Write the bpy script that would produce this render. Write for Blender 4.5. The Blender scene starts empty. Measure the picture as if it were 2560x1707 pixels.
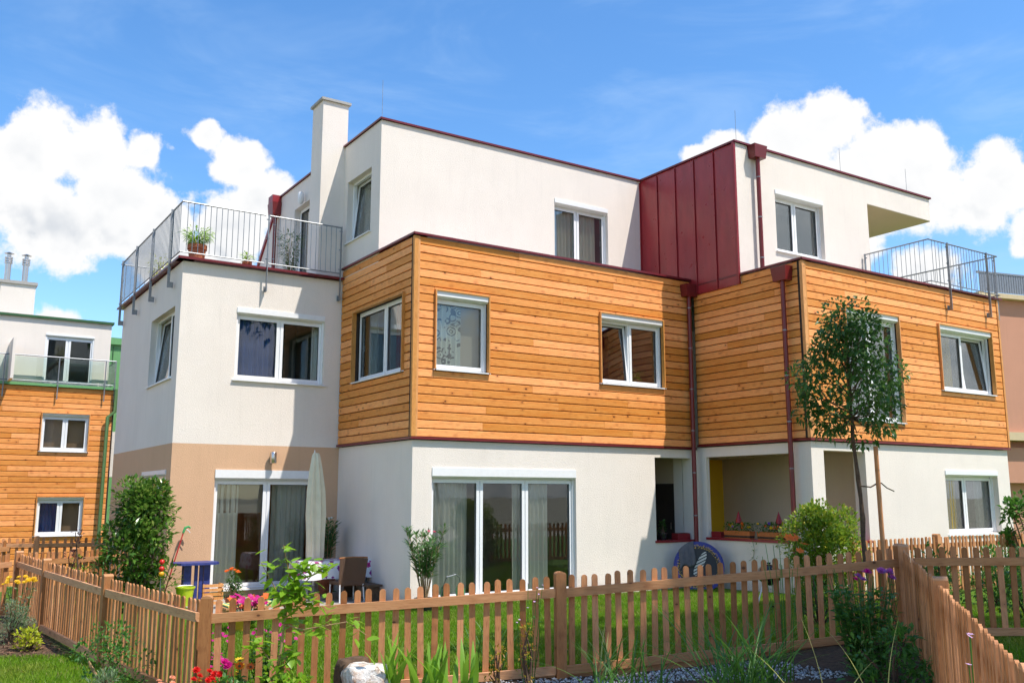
import bpy, math, random
import numpy as np
from mathutils import Vector, Matrix

rnd = random.Random(7)
nr = np.random.default_rng(7)
sc = bpy.context.scene
COL = sc.collection
R = math.radians

# ------------------------------------------------------------------ camera
cd = bpy.data.cameras.new('camera')
cam = bpy.data.objects.new('camera', cd)
COL.objects.link(cam)
cam.location = (0, 0, 1.7)
cam.rotation_euler = (R(90 + 9.517), 0, R(-33.268))
cd.lens = 32.48
cd.sensor_width = 36
cd.clip_start = 0.1
cd.clip_end = 3000
sc.camera = cam

# ------------------------------------------------------------------ exposure
sc.view_settings.view_transform = 'Standard'
sc.view_settings.look = 'None'
sc.view_settings.gamma = 1
sc.view_settings.use_curve_mapping = False
sc.view_settings.exposure = 1.12
sc.cycles.max_bounces = 5
sc.cycles.diffuse_bounces = 3
sc.cycles.glossy_bounces = 3
sc.cycles.use_adaptive_sampling = True
sc.cycles.adaptive_threshold = 0.02
sc.cycles.use_denoising = True
sc.cycles.transparent_max_bounces = 16
sc.cycles.caustics_reflective = False
sc.cycles.caustics_refractive = False

# ------------------------------------------------------------------ node helper
class NT:
    def __init__(s, tree):
        s.t = tree
    def n(s, typ, ins=None, **attrs):
        nd = s.t.nodes.new('ShaderNode' + typ)
        for k, v in attrs.items():
            setattr(nd, k, v)
        for k, v in (ins or {}).items():
            s.put(nd.inputs[k], v)
        return nd
    def put(s, sock, v):
        if isinstance(v, bpy.types.NodeSocket):
            s.t.links.new(v, sock)
        else:
            sock.default_value = v
    def m(s, op, a, b=0.0, c=None, clamp=False):
        nd = s.n('Math', operation=op, use_clamp=clamp)
        s.put(nd.inputs[0], a)
        s.put(nd.inputs[1], b)
        if c is not None:
            s.put(nd.inputs[2], c)
        return nd.outputs[0]
    def vm(s, op, a, b=None, scale=None, out=0):
        nd = s.n('VectorMath', operation=op)
        s.put(nd.inputs[0], a)
        if b is not None:
            s.put(nd.inputs[1], b)
        if scale is not None:
            s.put(nd.inputs[3], scale)
        return nd.outputs[out]
    def mix(s, f, a, b, blend='MIX'):
        nd = s.n('Mix', data_type='RGBA', blend_type=blend)
        s.put(nd.inputs[0], f)
        s.put(nd.inputs[6], a if not isinstance(a, tuple) else (*a, 1)[:4])
        s.put(nd.inputs[7], b if not isinstance(b, tuple) else (*b, 1)[:4])
        return nd.outputs[2]
    def rng(s, v, a, b, c=0.0, d=1.0, smooth=False):
        nd = s.n('MapRange', interpolation_type='SMOOTHSTEP' if smooth else 'LINEAR')
        for i, x in enumerate((v, a, b, c, d)):
            s.put(nd.inputs[i], x)
        return nd.outputs[0]
    def noise(s, vec, scale, detail=4, rough=0.55, dist=0.0):
        return s.n('TexNoise', {'Vector': vec, 'Scale': scale, 'Detail': detail, 'Roughness': rough, 'Distortion': dist}).outputs[0]

# ------------------------------------------------------------------ sun and sky
SUN = Vector((0.55, -1.0, 2.14)).normalized()          # towards the sun
sl = bpy.data.lights.new('sun', 'SUN')
sl.energy = 2.75
sl.angle = R(0.53)
sl.color = (1.0, 0.94, 0.85)
so = bpy.data.objects.new('sun', sl)
COL.objects.link(so)
so.rotation_euler = SUN.to_track_quat('Z', 'Y').to_euler()
so.location = (10, -20, 30)

wd = bpy.data.worlds.new('World')
sc.world = wd
wd.use_nodes = True
wt = wd.node_tree
wt.nodes.clear()
W = NT(wt)
sky = W.n('TexSky', sky_type='NISHITA', sun_disc=False, sun_elevation=math.asin(SUN.z),
          sun_rotation=math.atan2(SUN.x, SUN.y), altitude=200, air_density=1.0, dust_density=0.4, ozone_density=3.0)
tc = W.n('TexCoord').outputs['Generated']
def dirv(az, el):
    return (math.sin(R(az)) * math.cos(R(el)), math.cos(R(az)) * math.cos(R(el)), math.sin(R(el)))
# cumulus heads: azimuth and elevation of each head, its radius in degrees
HEADS = [(5.0, 18.8, 2.6), (8.0, 19.3, 2.0), (2.0, 16.0, 2.8), (10.6, 19.4, 1.2), (9.4, 16.2, 2.6), (5.6, 14.8, 3.0),
         (12.0, 14.4, 2.4), (16.0, 19.6, 1.7), (14.0, 20.6, .9), (17.4, 17.4, 2.0), (15.8, 15.0, 2.2), (19.8, 15.8, 1.3),
         (50.8, 20.8, 2.3), (53.2, 21.6, 2.1), (57.8, 20.0, 1.4), (55.6, 19.0, 2.2), (47.2, 20.6, 1.3), (45.2, 20.3, .8), (64.6, 16.2, 1.8), (57.4, 17.4, 3.1), (54.0, 17.0, 3.2), (61.6, 16.8, 2.4),
         (63.6, 14.2, 1.2), (58.0, 12.4, 1.8), (7.2, 9.0, 1.4)]
warpn = W.n('TexNoise', {'Vector': tc, 'Scale': 9.0, 'Detail': 4.0, 'Roughness': 0.6})
warp = W.vm('SCALE', W.vm('SUBTRACT', warpn.outputs['Color'], (0.5, 0.5, 0.5)), scale=0.07)
dw = W.vm('ADD', tc, warp)
fld = None
for az, el, rad in HEADS:
    dist = W.vm('DISTANCE', dw, dirv(az, el), out=1)
    v = W.rng(dist, 0.0, R(rad) * 1.9, 1.0, 0.0)
    fld = v if fld is None else W.m('SMOOTH_MAX', fld, v, 0.12)
# the rest of the sky carries the same scattered cumulus low above the horizon
sep = W.n('SeparateXYZ', {0: tc})
low = W.rng(sep.outputs[2], 0.34, 0.62, 1.0, 0.0, True)
away = W.rng(W.vm('DISTANCE', tc, dirv(33.3, 12), out=1), 0.62, 0.9, 0.0, 1.0, True)
gen = W.m('MULTIPLY', W.m('MULTIPLY', W.rng(W.noise(tc, 3.2, 2), 0.38, 0.60), low), away)
fld = W.m('MAXIMUM', fld, gen)
fine = W.noise(tc, 22.0, 7, 0.66)
fine2 = W.noise(tc, 7.0, 5, 0.6)
dens = W.m('ADD', fld, W.m('MULTIPLY', W.m('SUBTRACT', fine, 0.5), 0.80))
dens = W.m('ADD', dens, W.m('MULTIPLY', W.m('SUBTRACT', fine2, 0.5), 0.35))
mask = W.rng(dens, 0.40, 0.58, 0.0, 1.0, True)
# billows: relief of the fine noise towards the light above; grey bellies where the cloud is thick and low
rel = W.m('SUBTRACT', W.noise(W.vm('ADD', tc, (0.004, -0.008, 0.016)), 15.0, 3, 0.6), W.noise(tc, 15.0, 3, 0.6))
lit = W.rng(rel, -0.10, 0.10, 1.0, 0.0, True)
thick = W.rng(dens, 0.58, 0.95, 0.0, 1.0, True)
lowp = W.rng(W.m('ADD', sep.outputs[2], W.m('MULTIPLY', W.m('SUBTRACT', fine2, 0.5), 0.22)), 0.20, 0.34, 1.0, 0.12, True)
shade = W.m('MULTIPLY', thick, W.m('MULTIPLY', lowp, W.rng(lit, 0.0, 1.0, 1.0, 0.25)))
ccol = W.mix(shade, (1.0, 1.0, 1.0), (0.60, 0.65, 0.72))
# thin high veil
vw = W.vm('MULTIPLY', tc, (2.2, 2.2, 7.0))
veil = W.m('MULTIPLY', W.rng(W.noise(vw, 1.7, 5, 0.62, 0.6), 0.46, 0.78, 0.0, 1.0, True), 0.30)
hsv = W.n('HueSaturation', {'Saturation': 1.22, 'Value': 1.0, 'Color': sky.outputs[0]})
SKYS = 0.114
skc = W.vm('SCALE', hsv.outputs[0], scale=SKYS)
skc = W.mix(veil, skc, (0.26, 0.36, 0.50))
cl = W.vm("SCALE", ccol, scale=0.47)
skc = W.mix(mask, skc, cl)
bg = W.n('Background', {'Color': skc, 'Strength': 1.0})
wo = wt.nodes.new('ShaderNodeOutputWorld')
wt.links.new(bg.outputs[0], wo.inputs[0])
wd.cycles.sampling_method = 'MANUAL'
wd.cycles.sample_map_resolution = 512

# ------------------------------------------------------------------ materials
def newmat(name):
    m = bpy.data.materials.new(name)
    m.use_nodes = True
    m.node_tree.nodes.clear()
    t = NT(m.node_tree)
    out = t.n('OutputMaterial')
    return m, t, out
def prin(t, out, color, rough=0.6, metal=0.0, normal=None, spec=0.5, coat=0.0):
    p = t.n('BsdfPrincipled')
    t.put(p.inputs['Base Color'], (*color, 1) if isinstance(color, tuple) else color)
    t.put(p.inputs['Roughness'], rough)
    t.put(p.inputs['Metallic'], metal)
    t.put(p.inputs['Specular IOR Level'], spec)
    t.put(p.inputs['Coat Weight'], coat)
    if normal is not None:
        t.put(p.inputs['Normal'], normal)
    t.t.links.new(p.outputs[0], out.inputs[0])
    return p
def bump(t, h, strength, dist=0.01):
    return t.n('Bump', {'Height': h, 'Strength': strength, 'Distance': dist}).outputs[0]
def plain(name, color, rough=0.55, metal=0.0, var=0.12, scale=14.0, bmp=0.0, coat=0.0, spec=0.5):
    m, t, out = newmat(name)
    pos = t.n('NewGeometry').outputs['Position']
    f = t.noise(pos, scale, 4)
    dark = tuple(c * (1 - var) for c in color)
    lite = tuple(min(1, c * (1 + var)) for c in color)
    c = t.mix(t.rng(f, 0.3, 0.7), dark, lite)
    nrm = bump(t, t.noise(pos, scale * 6, 3), bmp) if bmp else None
    prin(t, out, c, rough, metal, nrm, spec, coat)
    return m
def stucco(name, color):
    m, t, out = newmat(name)
    pos = t.n('NewGeometry').outputs['Position']
    big = t.noise(pos, 0.9, 5, 0.6)
    st = t.noise(t.vm('MULTIPLY', pos, (3, 3, 0.35)), 1.6, 4)
    grit = t.n('TexVoronoi', {'Vector': pos, 'Scale': 75.0}).outputs[0]
    gr2 = t.noise(pos, 48, 3, 0.7)
    c = t.mix(t.rng(big, 0.3, 0.75), tuple(x * 0.95 for x in color), tuple(min(1, x * 1.03) for x in color))
    c = t.mix(t.m('MULTIPLY', t.rng(st, 0.52, 0.8), 0.22), c, tuple(x * 0.80 for x in color))
    # rain streaks and soil splashed up at the foot of the wall
    stn = t.noise(t.vm('MULTIPLY', pos, (5, 5, 0.22)), 2.3, 5, 0.65)
    c = t.mix(t.m('MULTIPLY', t.rng(stn, 0.58, 0.82), 0.22), c, tuple(x * 0.66 for x in color))
    hz = t.n('SeparateXYZ', {0: pos}).outputs[2]
    spl = t.m('MULTIPLY', t.rng(t.m('ADD', hz, t.m('MULTIPLY', big, 0.35)), -0.1, 0.30, 0.55, 0.0, True), t.rng(gr2, 0.35, 0.6))
    c = t.mix(spl, c, (0.30, 0.24, 0.17))
    c = t.mix(t.m('MULTIPLY', t.rng(gr2, 0.5, 0.75), 0.22), c, tuple(x * 0.72 for x in color))
    prin(t, out, c, 0.9, 0, bump(t, t.m('ADD', grit, gr2), 0.55, 0.006), 0.25)
    return m
def wood(name, light, mid, dark, axis, knots=1.0, rough=0.62, rv=0.5, kax=(5.0, 5.0, 8.0)):
    """axis: scale of the grain along world x, y, z (low along the grain)"""
    m, t, out = newmat(name)
    pos = t.n('NewGeometry').outputs['Position']
    rn = t.n('ObjectInfo').outputs['Random']
    off = t.n('CombineXYZ', {0: t.m('MULTIPLY', rn, 37.0), 1: t.m('MULTIPLY', rn, 91.0), 2: t.m('MULTIPLY', rn, 53.0)}).outputs[0]
    p = t.vm('ADD', t.vm('MULTIPLY', pos, axis), off)
    g1 = t.noise(p, 1.0, 7, 0.6, 0.8)
    g2 = t.noise(p, 4.2, 5, 0.65, 0.4)
    c = t.mix(t.rng(g1, 0.30, 0.70), mid, light)
    c = t.mix(t.m('MULTIPLY', t.rng(g2, 0.50, 0.72), 0.60), c, dark)
    wz = t.noise(pos, 0.75, 5, 0.65)
    c = t.mix(t.m('MULTIPLY', t.rng(wz, 0.5, 0.75), 0.16), c, tuple(x * 0.8 + 0.03 for x in dark))
    kp = t.vm('ADD', t.vm('MULTIPLY', pos, kax), off)
    kv = t.n('TexVoronoi', {'Vector': kp, 'Scale': 1.0, 'Randomness': 1.0})
    kr = t.n('SeparateColor', {0: kv.outputs['Color']})
    ksz = t.m('MULTIPLY', t.rng(kr.outputs[0], 0.45, 1.0), 0.17)
    kn = t.m('SUBTRACT', 1.0, t.m('DIVIDE', kv.outputs['Distance'], t.m('MAXIMUM', ksz, 0.001)), clamp=True)
    halo = t.m('MULTIPLY', t.rng(kv.outputs['Distance'], 0.08, 0.45, 0.45, 0.0, True), t.m('GREATER_THAN', kr.outputs[0], 0.5))
    c = t.mix(t.m('MULTIPLY', halo, knots), c, dark)
    kd = tuple(x * 0.28 for x in dark)
    c = t.mix(t.m('MULTIPLY', t.rng(kn, 0.0, 0.35), knots), c, kd)
    c = t.mix(t.m('MULTIPLY', rn, rv), c, dark, 'MULTIPLY') if False else c
    hs = t.n('HueSaturation', {'Color': c, 'Value': t.rng(rn, 0, 1, 1 - rv * .40, 1 + rv * .24), 'Saturation': t.rng(rn, 0, 1, 1.05, 0.95)})
    prin(t, out, hs.outputs[0], rough, 0, bump(t, t.m('ADD', g2, g1), 0.25, 0.004), 0.35)
    return m
def leafmat(name, a, b, c=None, trans=0.35, rough=0.45):
    m, t, out = newmat(name)
    isl = t.n('NewGeometry').outputs['Random Per Island']
    col = t.mix(isl, a, b)
    if c:
        col = t.mix(t.rng(isl, 0.82, 0.9), col, c)
    p = t.n('BsdfPrincipled', {'Base Color': col, 'Roughness': rough, 'Specular IOR Level': 0.4})
    tr = t.n('BsdfTranslucent', {'Color': t.mix(0.5, col, tuple(min(1, x * 1.6) for x in b))})
    mx = t.n('MixShader', {0: trans, 1: p.outputs[0], 2: tr.outputs[0]})
    t.t.links.new(mx.outputs[0], out.inputs[0])
    return m
def glassmat(name, tint=(0.95, 0.97, 0.96), base=0.02, gain=0.75):
    m, t, out = newmat(name)
    pos = t.n('NewGeometry').outputs['Position']
    nb = bump(t, t.noise(pos, 1.3, 2), 0.035, 0.02)
    fr = t.n('LayerWeight', {'Blend': 0.32}).outputs['Fresnel']
    f = t.m('ADD', t.m('MULTIPLY', fr, gain), base, clamp=True)
    tr = t.n('BsdfTransparent', {'Color': (*tint, 1)})
    gl = t.n('BsdfGlossy', {'Color': (0.96, 0.98, 1, 1), 'Roughness': 0.015, 'Normal': nb})
    mx = t.n('MixShader', {0: f, 1: tr.outputs[0], 2: gl.outputs[0]})
    t.t.links.new(mx.outputs[0], out.inputs[0])
    return m

M = {}
M['white'] = stucco('white_render', (0.835, 0.755, 0.675))
M['tan'] = stucco('tan_render', (0.68, 0.425, 0.26))
M['beige'] = stucco('beige_render', (0.74, 0.62, 0.46))
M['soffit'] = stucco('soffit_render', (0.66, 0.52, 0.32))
M['yellow'] = stucco('yellow_render', (0.86, 0.53, 0.03))
M['salmon'] = stucco('salmon_render', (0.58, 0.29, 0.19))
M['clad'] = wood('larch_cladding', (0.94, 0.415, 0.12), (0.86, 0.305, 0.072), (0.46, 0.12, 0.026), (1.6, 1.6, 15), 1.0, 0.6, 0.55)
M['casing'] = wood('larch_casing', (0.76, 0.36, 0.11), (0.64, 0.27, 0.075), (0.36, 0.12, 0.03), (9, 9, 2.5), 0.5, 0.6, 0.3)
M['backing'] = plain('dark_membrane', (0.035, 0.022, 0.015), 0.9)
M['picket'] = wood('picket_wood', (0.58, 0.265, 0.105), (0.47, 0.19, 0.068), (0.24, 0.08, 0.03), (16, 16, 2.2), 0.8, 0.7, 1.0)
M['rail'] = wood('rail_wood', (0.64, 0.33, 0.155), (0.53, 0.245, 0.105), (0.28, 0.10, 0.04), (2.0, 2.0, 18), 0.8, 0.7, 0.4)
M['pvc'] = plain('white_window_plastic', (0.86, 0.86, 0.86), 0.3, 0, 0.02)
M['alu'] = plain('white_aluminium', (0.82, 0.82, 0.82), 0.4, 0, 0.03)
M['gasket'] = plain('dark_gasket', (0.03, 0.03, 0.035), 0.6)
M['red'] = plain('oxide_red_metal', (0.27, 0.017, 0.022), 0.36, 0.0, 0.10, 3.0, 0.02)
M['pipered'] = plain('brown_red_metal', (0.17, 0.015, 0.016), 0.36, 0.0, 0.12, 3.0, 0.02)
def sheetmat():
    m, t, out = newmat('red_sheet_metal')
    pos = t.n('NewGeometry').outputs['Position']
    a = t.noise(pos, 1.7, 3, 0.5)
    c = t.mix(t.rng(t.noise(t.vm('MULTIPLY', pos, (4, 4, 0.7)), 1.5, 4), 0.3, 0.7), (0.25, 0.016, 0.021), (0.34, 0.024, 0.03))
    prin(t, out, c, t.rng(t.noise(pos, 5, 4), 0.3, 0.7, 0.26, 0.42), 0.0, bump(t, a, 0.5, 0.06), 0.6)
    return m
M['redsheet'] = sheetmat()
M['redd'] = plain('dark_oxide_red_metal', (0.15, 0.012, 0.018), 0.36, 0.0, 0.10, 3.0, 0.02)
M['steel'] = plain('galvanised_steel', (0.27, 0.285, 0.30), 0.45, 0.6, 0.15, 22)
M['inox'] = plain('stainless_steel', (0.62, 0.58, 0.54), 0.28, 1.0, 0.05)
M['green'] = plain('green_sheet_metal', (0.15, 0.36, 0.14), 0.45, 0, 0.08)
M['greend'] = plain('dark_green_metal', (0.035, 0.11, 0.04), 0.45, 0, 0.1)
M['glass'] = glassmat('window_glass')
M['glassrail'] = glassmat('railing_glass', (0.88, 0.95, 0.92), 0.03, 0.8)
M['room'] = plain('room_paint', (0.50, 0.45, 0.36), 0.9, 0, 0.05, 1)
M['roomd'] = plain('dark_room_paint', (0.20, 0.17, 0.13), 0.9, 0, 0.1, 1)
M['roomp'] = plain('plum_room_paint', (0.30, 0.06, 0.11), 0.9, 0, 0.05, 1)
M['roomb'] = plain('brown_room_paint', (0.46, 0.17, 0.05), 0.8, 0, 0.2, 2)
M['roomg'] = plain('teal_room_paint', (0.20, 0.24, 0.24), 0.9, 0, 0.05, 1)
def printmat():
    m, t, out = newmat('swirl_print_curtain')
    pos = t.n('NewGeometry').outputs['Position']
    p = t.vm('MULTIPLY', pos, (6.5, 0.0, 6.5))
    v = t.n('TexVoronoi', {'Vector': p, 'Scale': 1.0})
    rr = t.m('FRACT', t.m('MULTIPLY', v.outputs['Distance'], 3.2))
    ring = t.m('MULTIPLY', t.m('GREATER_THAN', rr, 0.62), t.m('GREATER_THAN', t.n('SeparateColor', {0: v.outputs['Color']}).outputs[1], 0.35))
    c = t.mix(ring, (0.66, 0.70, 0.62), (0.16, 0.17, 0.16))
    prin(t, out, c, 0.9)
    return m
M['curtainprint'] = printmat()
M['redcurtain'] = leafmat('red_curtain', (0.42, 0.01, 0.015), (0.5, 0.015, 0.02), None, 0.4, 0.9)
M['skyreflection'] = leafmat('painted_sky_reflection', (0.04, 0.10, 0.34), (0.045, 0.11, 0.36), None, 0.1, 0.6)  # blue sky reflection painted on a sheet behind the glass
M['yellowcurtain'] = leafmat('yellow_curtain', (0.88, 0.58, 0.07), (0.92, 0.62, 0.09), None, 0.08, 0.8)
M['curtain'] = leafmat('pale_curtain', (0.80, 0.78, 0.68), (0.84, 0.82, 0.72), None, 0.3, 0.9)
M['curtaing'] = leafmat('grey_green_curtain', (0.66, 0.68, 0.57), (0.70, 0.72, 0.60), None, 0.3, 0.9)
M['gpipe'] = plain('olive_green_metal', (0.09, 0.17, 0.055), 0.45)
M['slab'] = stucco('concrete', (0.42, 0.40, 0.37))
M['terracotta'] = plain('terracotta', (0.42, 0.13, 0.06), 0.8, 0, 0.15, 8)
M['orangepot'] = plain('orange_plastic', (0.52, 0.14, 0.03), 0.5)
M['lime'] = plain('lime_plastic', (0.48, 0.62, 0.02), 0.35)
M['blue'] = plain('blue_painted_wood', (0.035, 0.05, 0.22), 0.5, 0, 0.2)
M['darkdoor'] = plain('dark_door', (0.035, 0.03, 0.028), 0.5)
M['black'] = plain('black_enamel', (0.015, 0.015, 0.017), 0.25)
M['bluepot'] = plain('dark_blue_glaze', (0.012, 0.014, 0.05), 0.2)
M['offwhite'] = plain('cream_canvas', (0.76, 0.68, 0.50), 0.85, 0, 0.06, 6, 0.1)
M['greycloth'] = plain('grey_cloth', (0.11, 0.11, 0.13), 0.9, 0, 0.15, 10, 0.2)
M['redwax'] = plain('red_wax', (0.30, 0.006, 0.012), 0.4)
M['bark'] = plain('bark', (0.10, 0.06, 0.035), 0.9, 0, 0.35, 20, 0.5)
M['twig'] = plain('pale_twig', (0.34, 0.21, 0.10), 0.8, 0, 0.2, 20)
M['soil'] = plain('soil', (0.055, 0.035, 0.022), 0.95, 0, 0.4, 18, 0.5)
M['redtool'] = plain('red_handle', (0.42, 0.012, 0.015), 0.4)
M['greentool'] = plain('green_plastic', (0.05, 0.34, 0.09), 0.4)
M['leafdark'] = leafmat('ash_leaves', (0.035, 0.10, 0.022), (0.09, 0.185, 0.04), None, 0.42, 0.4)
M['leaflaurel'] = leafmat('laurel_leaves', (0.05, 0.135, 0.02), (0.14, 0.26, 0.035), (0.34, 0.42, 0.10), 0.3, 0.25)
M['leafbush'] = leafmat('golden_bush_leaves', (0.10, 0.22, 0.02), (0.26, 0.36, 0.03), (0.46, 0.42, 0.04), 0.35)
M['leafoleander'] = leafmat('oleander_leaves', (0.04, 0.12, 0.03), (0.10, 0.21, 0.05), None, 0.25)
M['leafbright'] = leafmat('bright_leaves', (0.13, 0.30, 0.02), (0.28, 0.46, 0.03), (0.40, 0.50, 0.06), 0.45, 0.35)
M['leafyel'] = leafmat('yellow_leaves', (0.30, 0.40, 0.02), (0.55, 0.55, 0.04), None, 0.4)
M['leafgrey'] = leafmat('grey_green_leaves', (0.12, 0.19, 0.09), (0.22, 0.30, 0.15), None, 0.3)
M['leafplain'] = leafmat('garden_leaves', (0.04, 0.13, 0.02), (0.10, 0.24, 0.03), None, 0.35)
M['leafiris'] = leafmat('iris_leaves', (0.13, 0.30, 0.025), (0.24, 0.44, 0.04), None, 0.4, 0.35)
M['leafred'] = leafmat('purple_leaves', (0.05, 0.018, 0.02), (0.10, 0.03, 0.03), None, 0.3)
M['leafamber'] = leafmat('amber_leaves', (0.32, 0.16, 0.02), (0.36, 0.32, 0.03), (0.40, 0.06, 0.02), 0.4)
M['straw'] = leafmat('straw_blades', (0.50, 0.46, 0.18), (0.42, 0.48, 0.12), None, 0.35)
def grassmat():
    m, t, out = newmat('grass_blades')
    g = t.n('NewGeometry')
    isl = g.outputs['Random Per Island']
    big = t.noise(g.outputs['Position'], 0.9, 4, 0.6)
    col = t.mix(isl, (0.11, 0.25, 0.006), (0.23, 0.40, 0.014))
    col = t.mix(t.rng(big, 0.45, 0.68), col, t.mix(isl, (0.18, 0.27, 0.015), (0.33, 0.40, 0.05)))
    col = t.mix(t.rng(isl, 0.93, 0.97), col, (0.42, 0.36, 0.14))
    p = t.n('BsdfPrincipled', {'Base Color': col, 'Roughness': 0.5, 'Specular IOR Level': 0.4})
    tr = t.n('BsdfTranslucent', {'Color': col})
    mx = t.n('MixShader', {0: 0.4, 1: p.outputs[0], 2: tr.outputs[0]})
    t.t.links.new(mx.outputs[0], out.inputs[0])
    return m
M['grass'] = grassmat()
for k, c in dict(magenta=(0.55, 0.01, 0.22), orange=(0.75, 0.15, 0.01), yellow=(0.80, 0.48, 0.01), red=(0.65, 0.015, 0.01), pink=(0.75, 0.14, 0.22),
                 peach=(0.80, 0.32, 0.18), mauve=(0.42, 0.10, 0.36), white=(0.75, 0.74, 0.66), lilac=(0.60, 0.38, 0.60), violet=(0.16, 0.10, 0.5)).items():
    M['fl_' + k] = leafmat(k + '_petals', tuple(x * .85 for x in c), tuple(min(1, x * 1.15) for x in c), None, 0.35, 0.5)

# lawn and soil of the ground sheet
def groundmat():
    """turf inside the two gardens, planting soil and a gravelly path elsewhere"""
    m, t, out = newmat('ground_cover')
    pos = t.n('NewGeometry').outputs['Position']
    xyz = t.n('SeparateXYZ', {0: pos})
    x, y = xyz.outputs[0], xyz.outputs[1]
    a = t.noise(pos, 1.1, 5, 0.6)
    b = t.noise(pos, 14, 5, 0.7)
    wob = t.m('MULTIPLY', t.m('SUBTRACT', a, 0.5), 0.5)
    g = t.mix(t.rng(b, 0.3, 0.7), (0.05, 0.115, 0.006), (0.10, 0.19, 0.012))
    so = t.mix(t.rng(b, 0.3, 0.7), (0.05, 0.032, 0.02), (0.13, 0.085, 0.05))
    pa = t.mix(t.rng(b, 0.3, 0.7), (0.36, 0.31, 0.25), (0.52, 0.45, 0.36))
    far = t.mix(t.rng(a, 0.4, 0.6), (0.20, 0.19, 0.12), (0.36, 0.31, 0.24))
    # distance north of the front fence line, which runs from (2.67, 9.60) to (9.85, 6.75)
    d = t.m('ADD', t.m('ADD', t.m('MULTIPLY', t.m('SUBTRACT', x, 2.67), 0.369), t.m('MULTIPLY', t.m('SUBTRACT', y, 9.60), 0.929)), wob)
    c = t.mix(t.rng(d, 0.15, 0.3), so, g)
    c = t.mix(t.rng(d, -2.4, -2.0), pa, c)
    c = t.mix(t.rng(x, 1.9, 2.2), t.mix(t.rng(t.m('ADD', t.m('SUBTRACT', t.m('MULTIPLY', x, -0.6), y), t.m('MULTIPLY', wob, 2.0)), -14.6, -14.4), so, g), c)
    rs = t.m('SUBTRACT', t.m('MULTIPLY', t.m('SUBTRACT', x, 9.85), 0.62), t.m('MULTIPLY', t.m('SUBTRACT', y, 6.75), 0.78))
    c = t.mix(t.m('MULTIPLY', t.rng(rs, 0.0, 0.2), t.rng(d, -4.5, -4.3)), c, g)
    c = t.mix(t.rng(t.vm('DISTANCE', pos, (10, 12, 0), out=1), 26, 34), c, far)
    prin(t, out, c, 0.9, 0, bump(t, b, 0.6, 0.03), 0.2)
    return m
M['ground'] = groundmat()

# ------------------------------------------------------------------ geometry helpers
def link(o, parent=None):
    COL.objects.link(o)
    if parent is not None:
        o.parent = parent
        w = Matrix.Identity(4)
        q = parent
        if q.get('_base'):
            w = Matrix.Translation(Vector(q['_base']))
        o.matrix_parent_inverse = w.inverted()
    return o
def thing(name, label, cat, loc=(0, 0, 0), group=None):
    o = bpy.data.objects.new(name, None)
    o.empty_display_size = 0.2
    o.location = loc
    o['_base'] = tuple(float(x) for x in loc)
    tag(o, label, cat, group)
    return link(o)
def tag(o, label=None, cat=None, group=None, kind=None):
    for k, v in (('label', label), ('category', cat), ('group', group), ('kind', kind)):
        if v:
            o[k] = v
    return o
def obj(name, me, mat=None, parent=None, loc=None, rot=None, scale=None):
    if mat is not None and not me.materials:
        me.materials.append(M[mat] if isinstance(mat, str) else mat)
    o = bpy.data.objects.new(name, me)
    if loc is not None:
        o.location = loc
    if rot is not None:
        o.rotation_euler = rot
    if scale is not None:
        o.scale = scale
    return link(o, parent)
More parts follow.
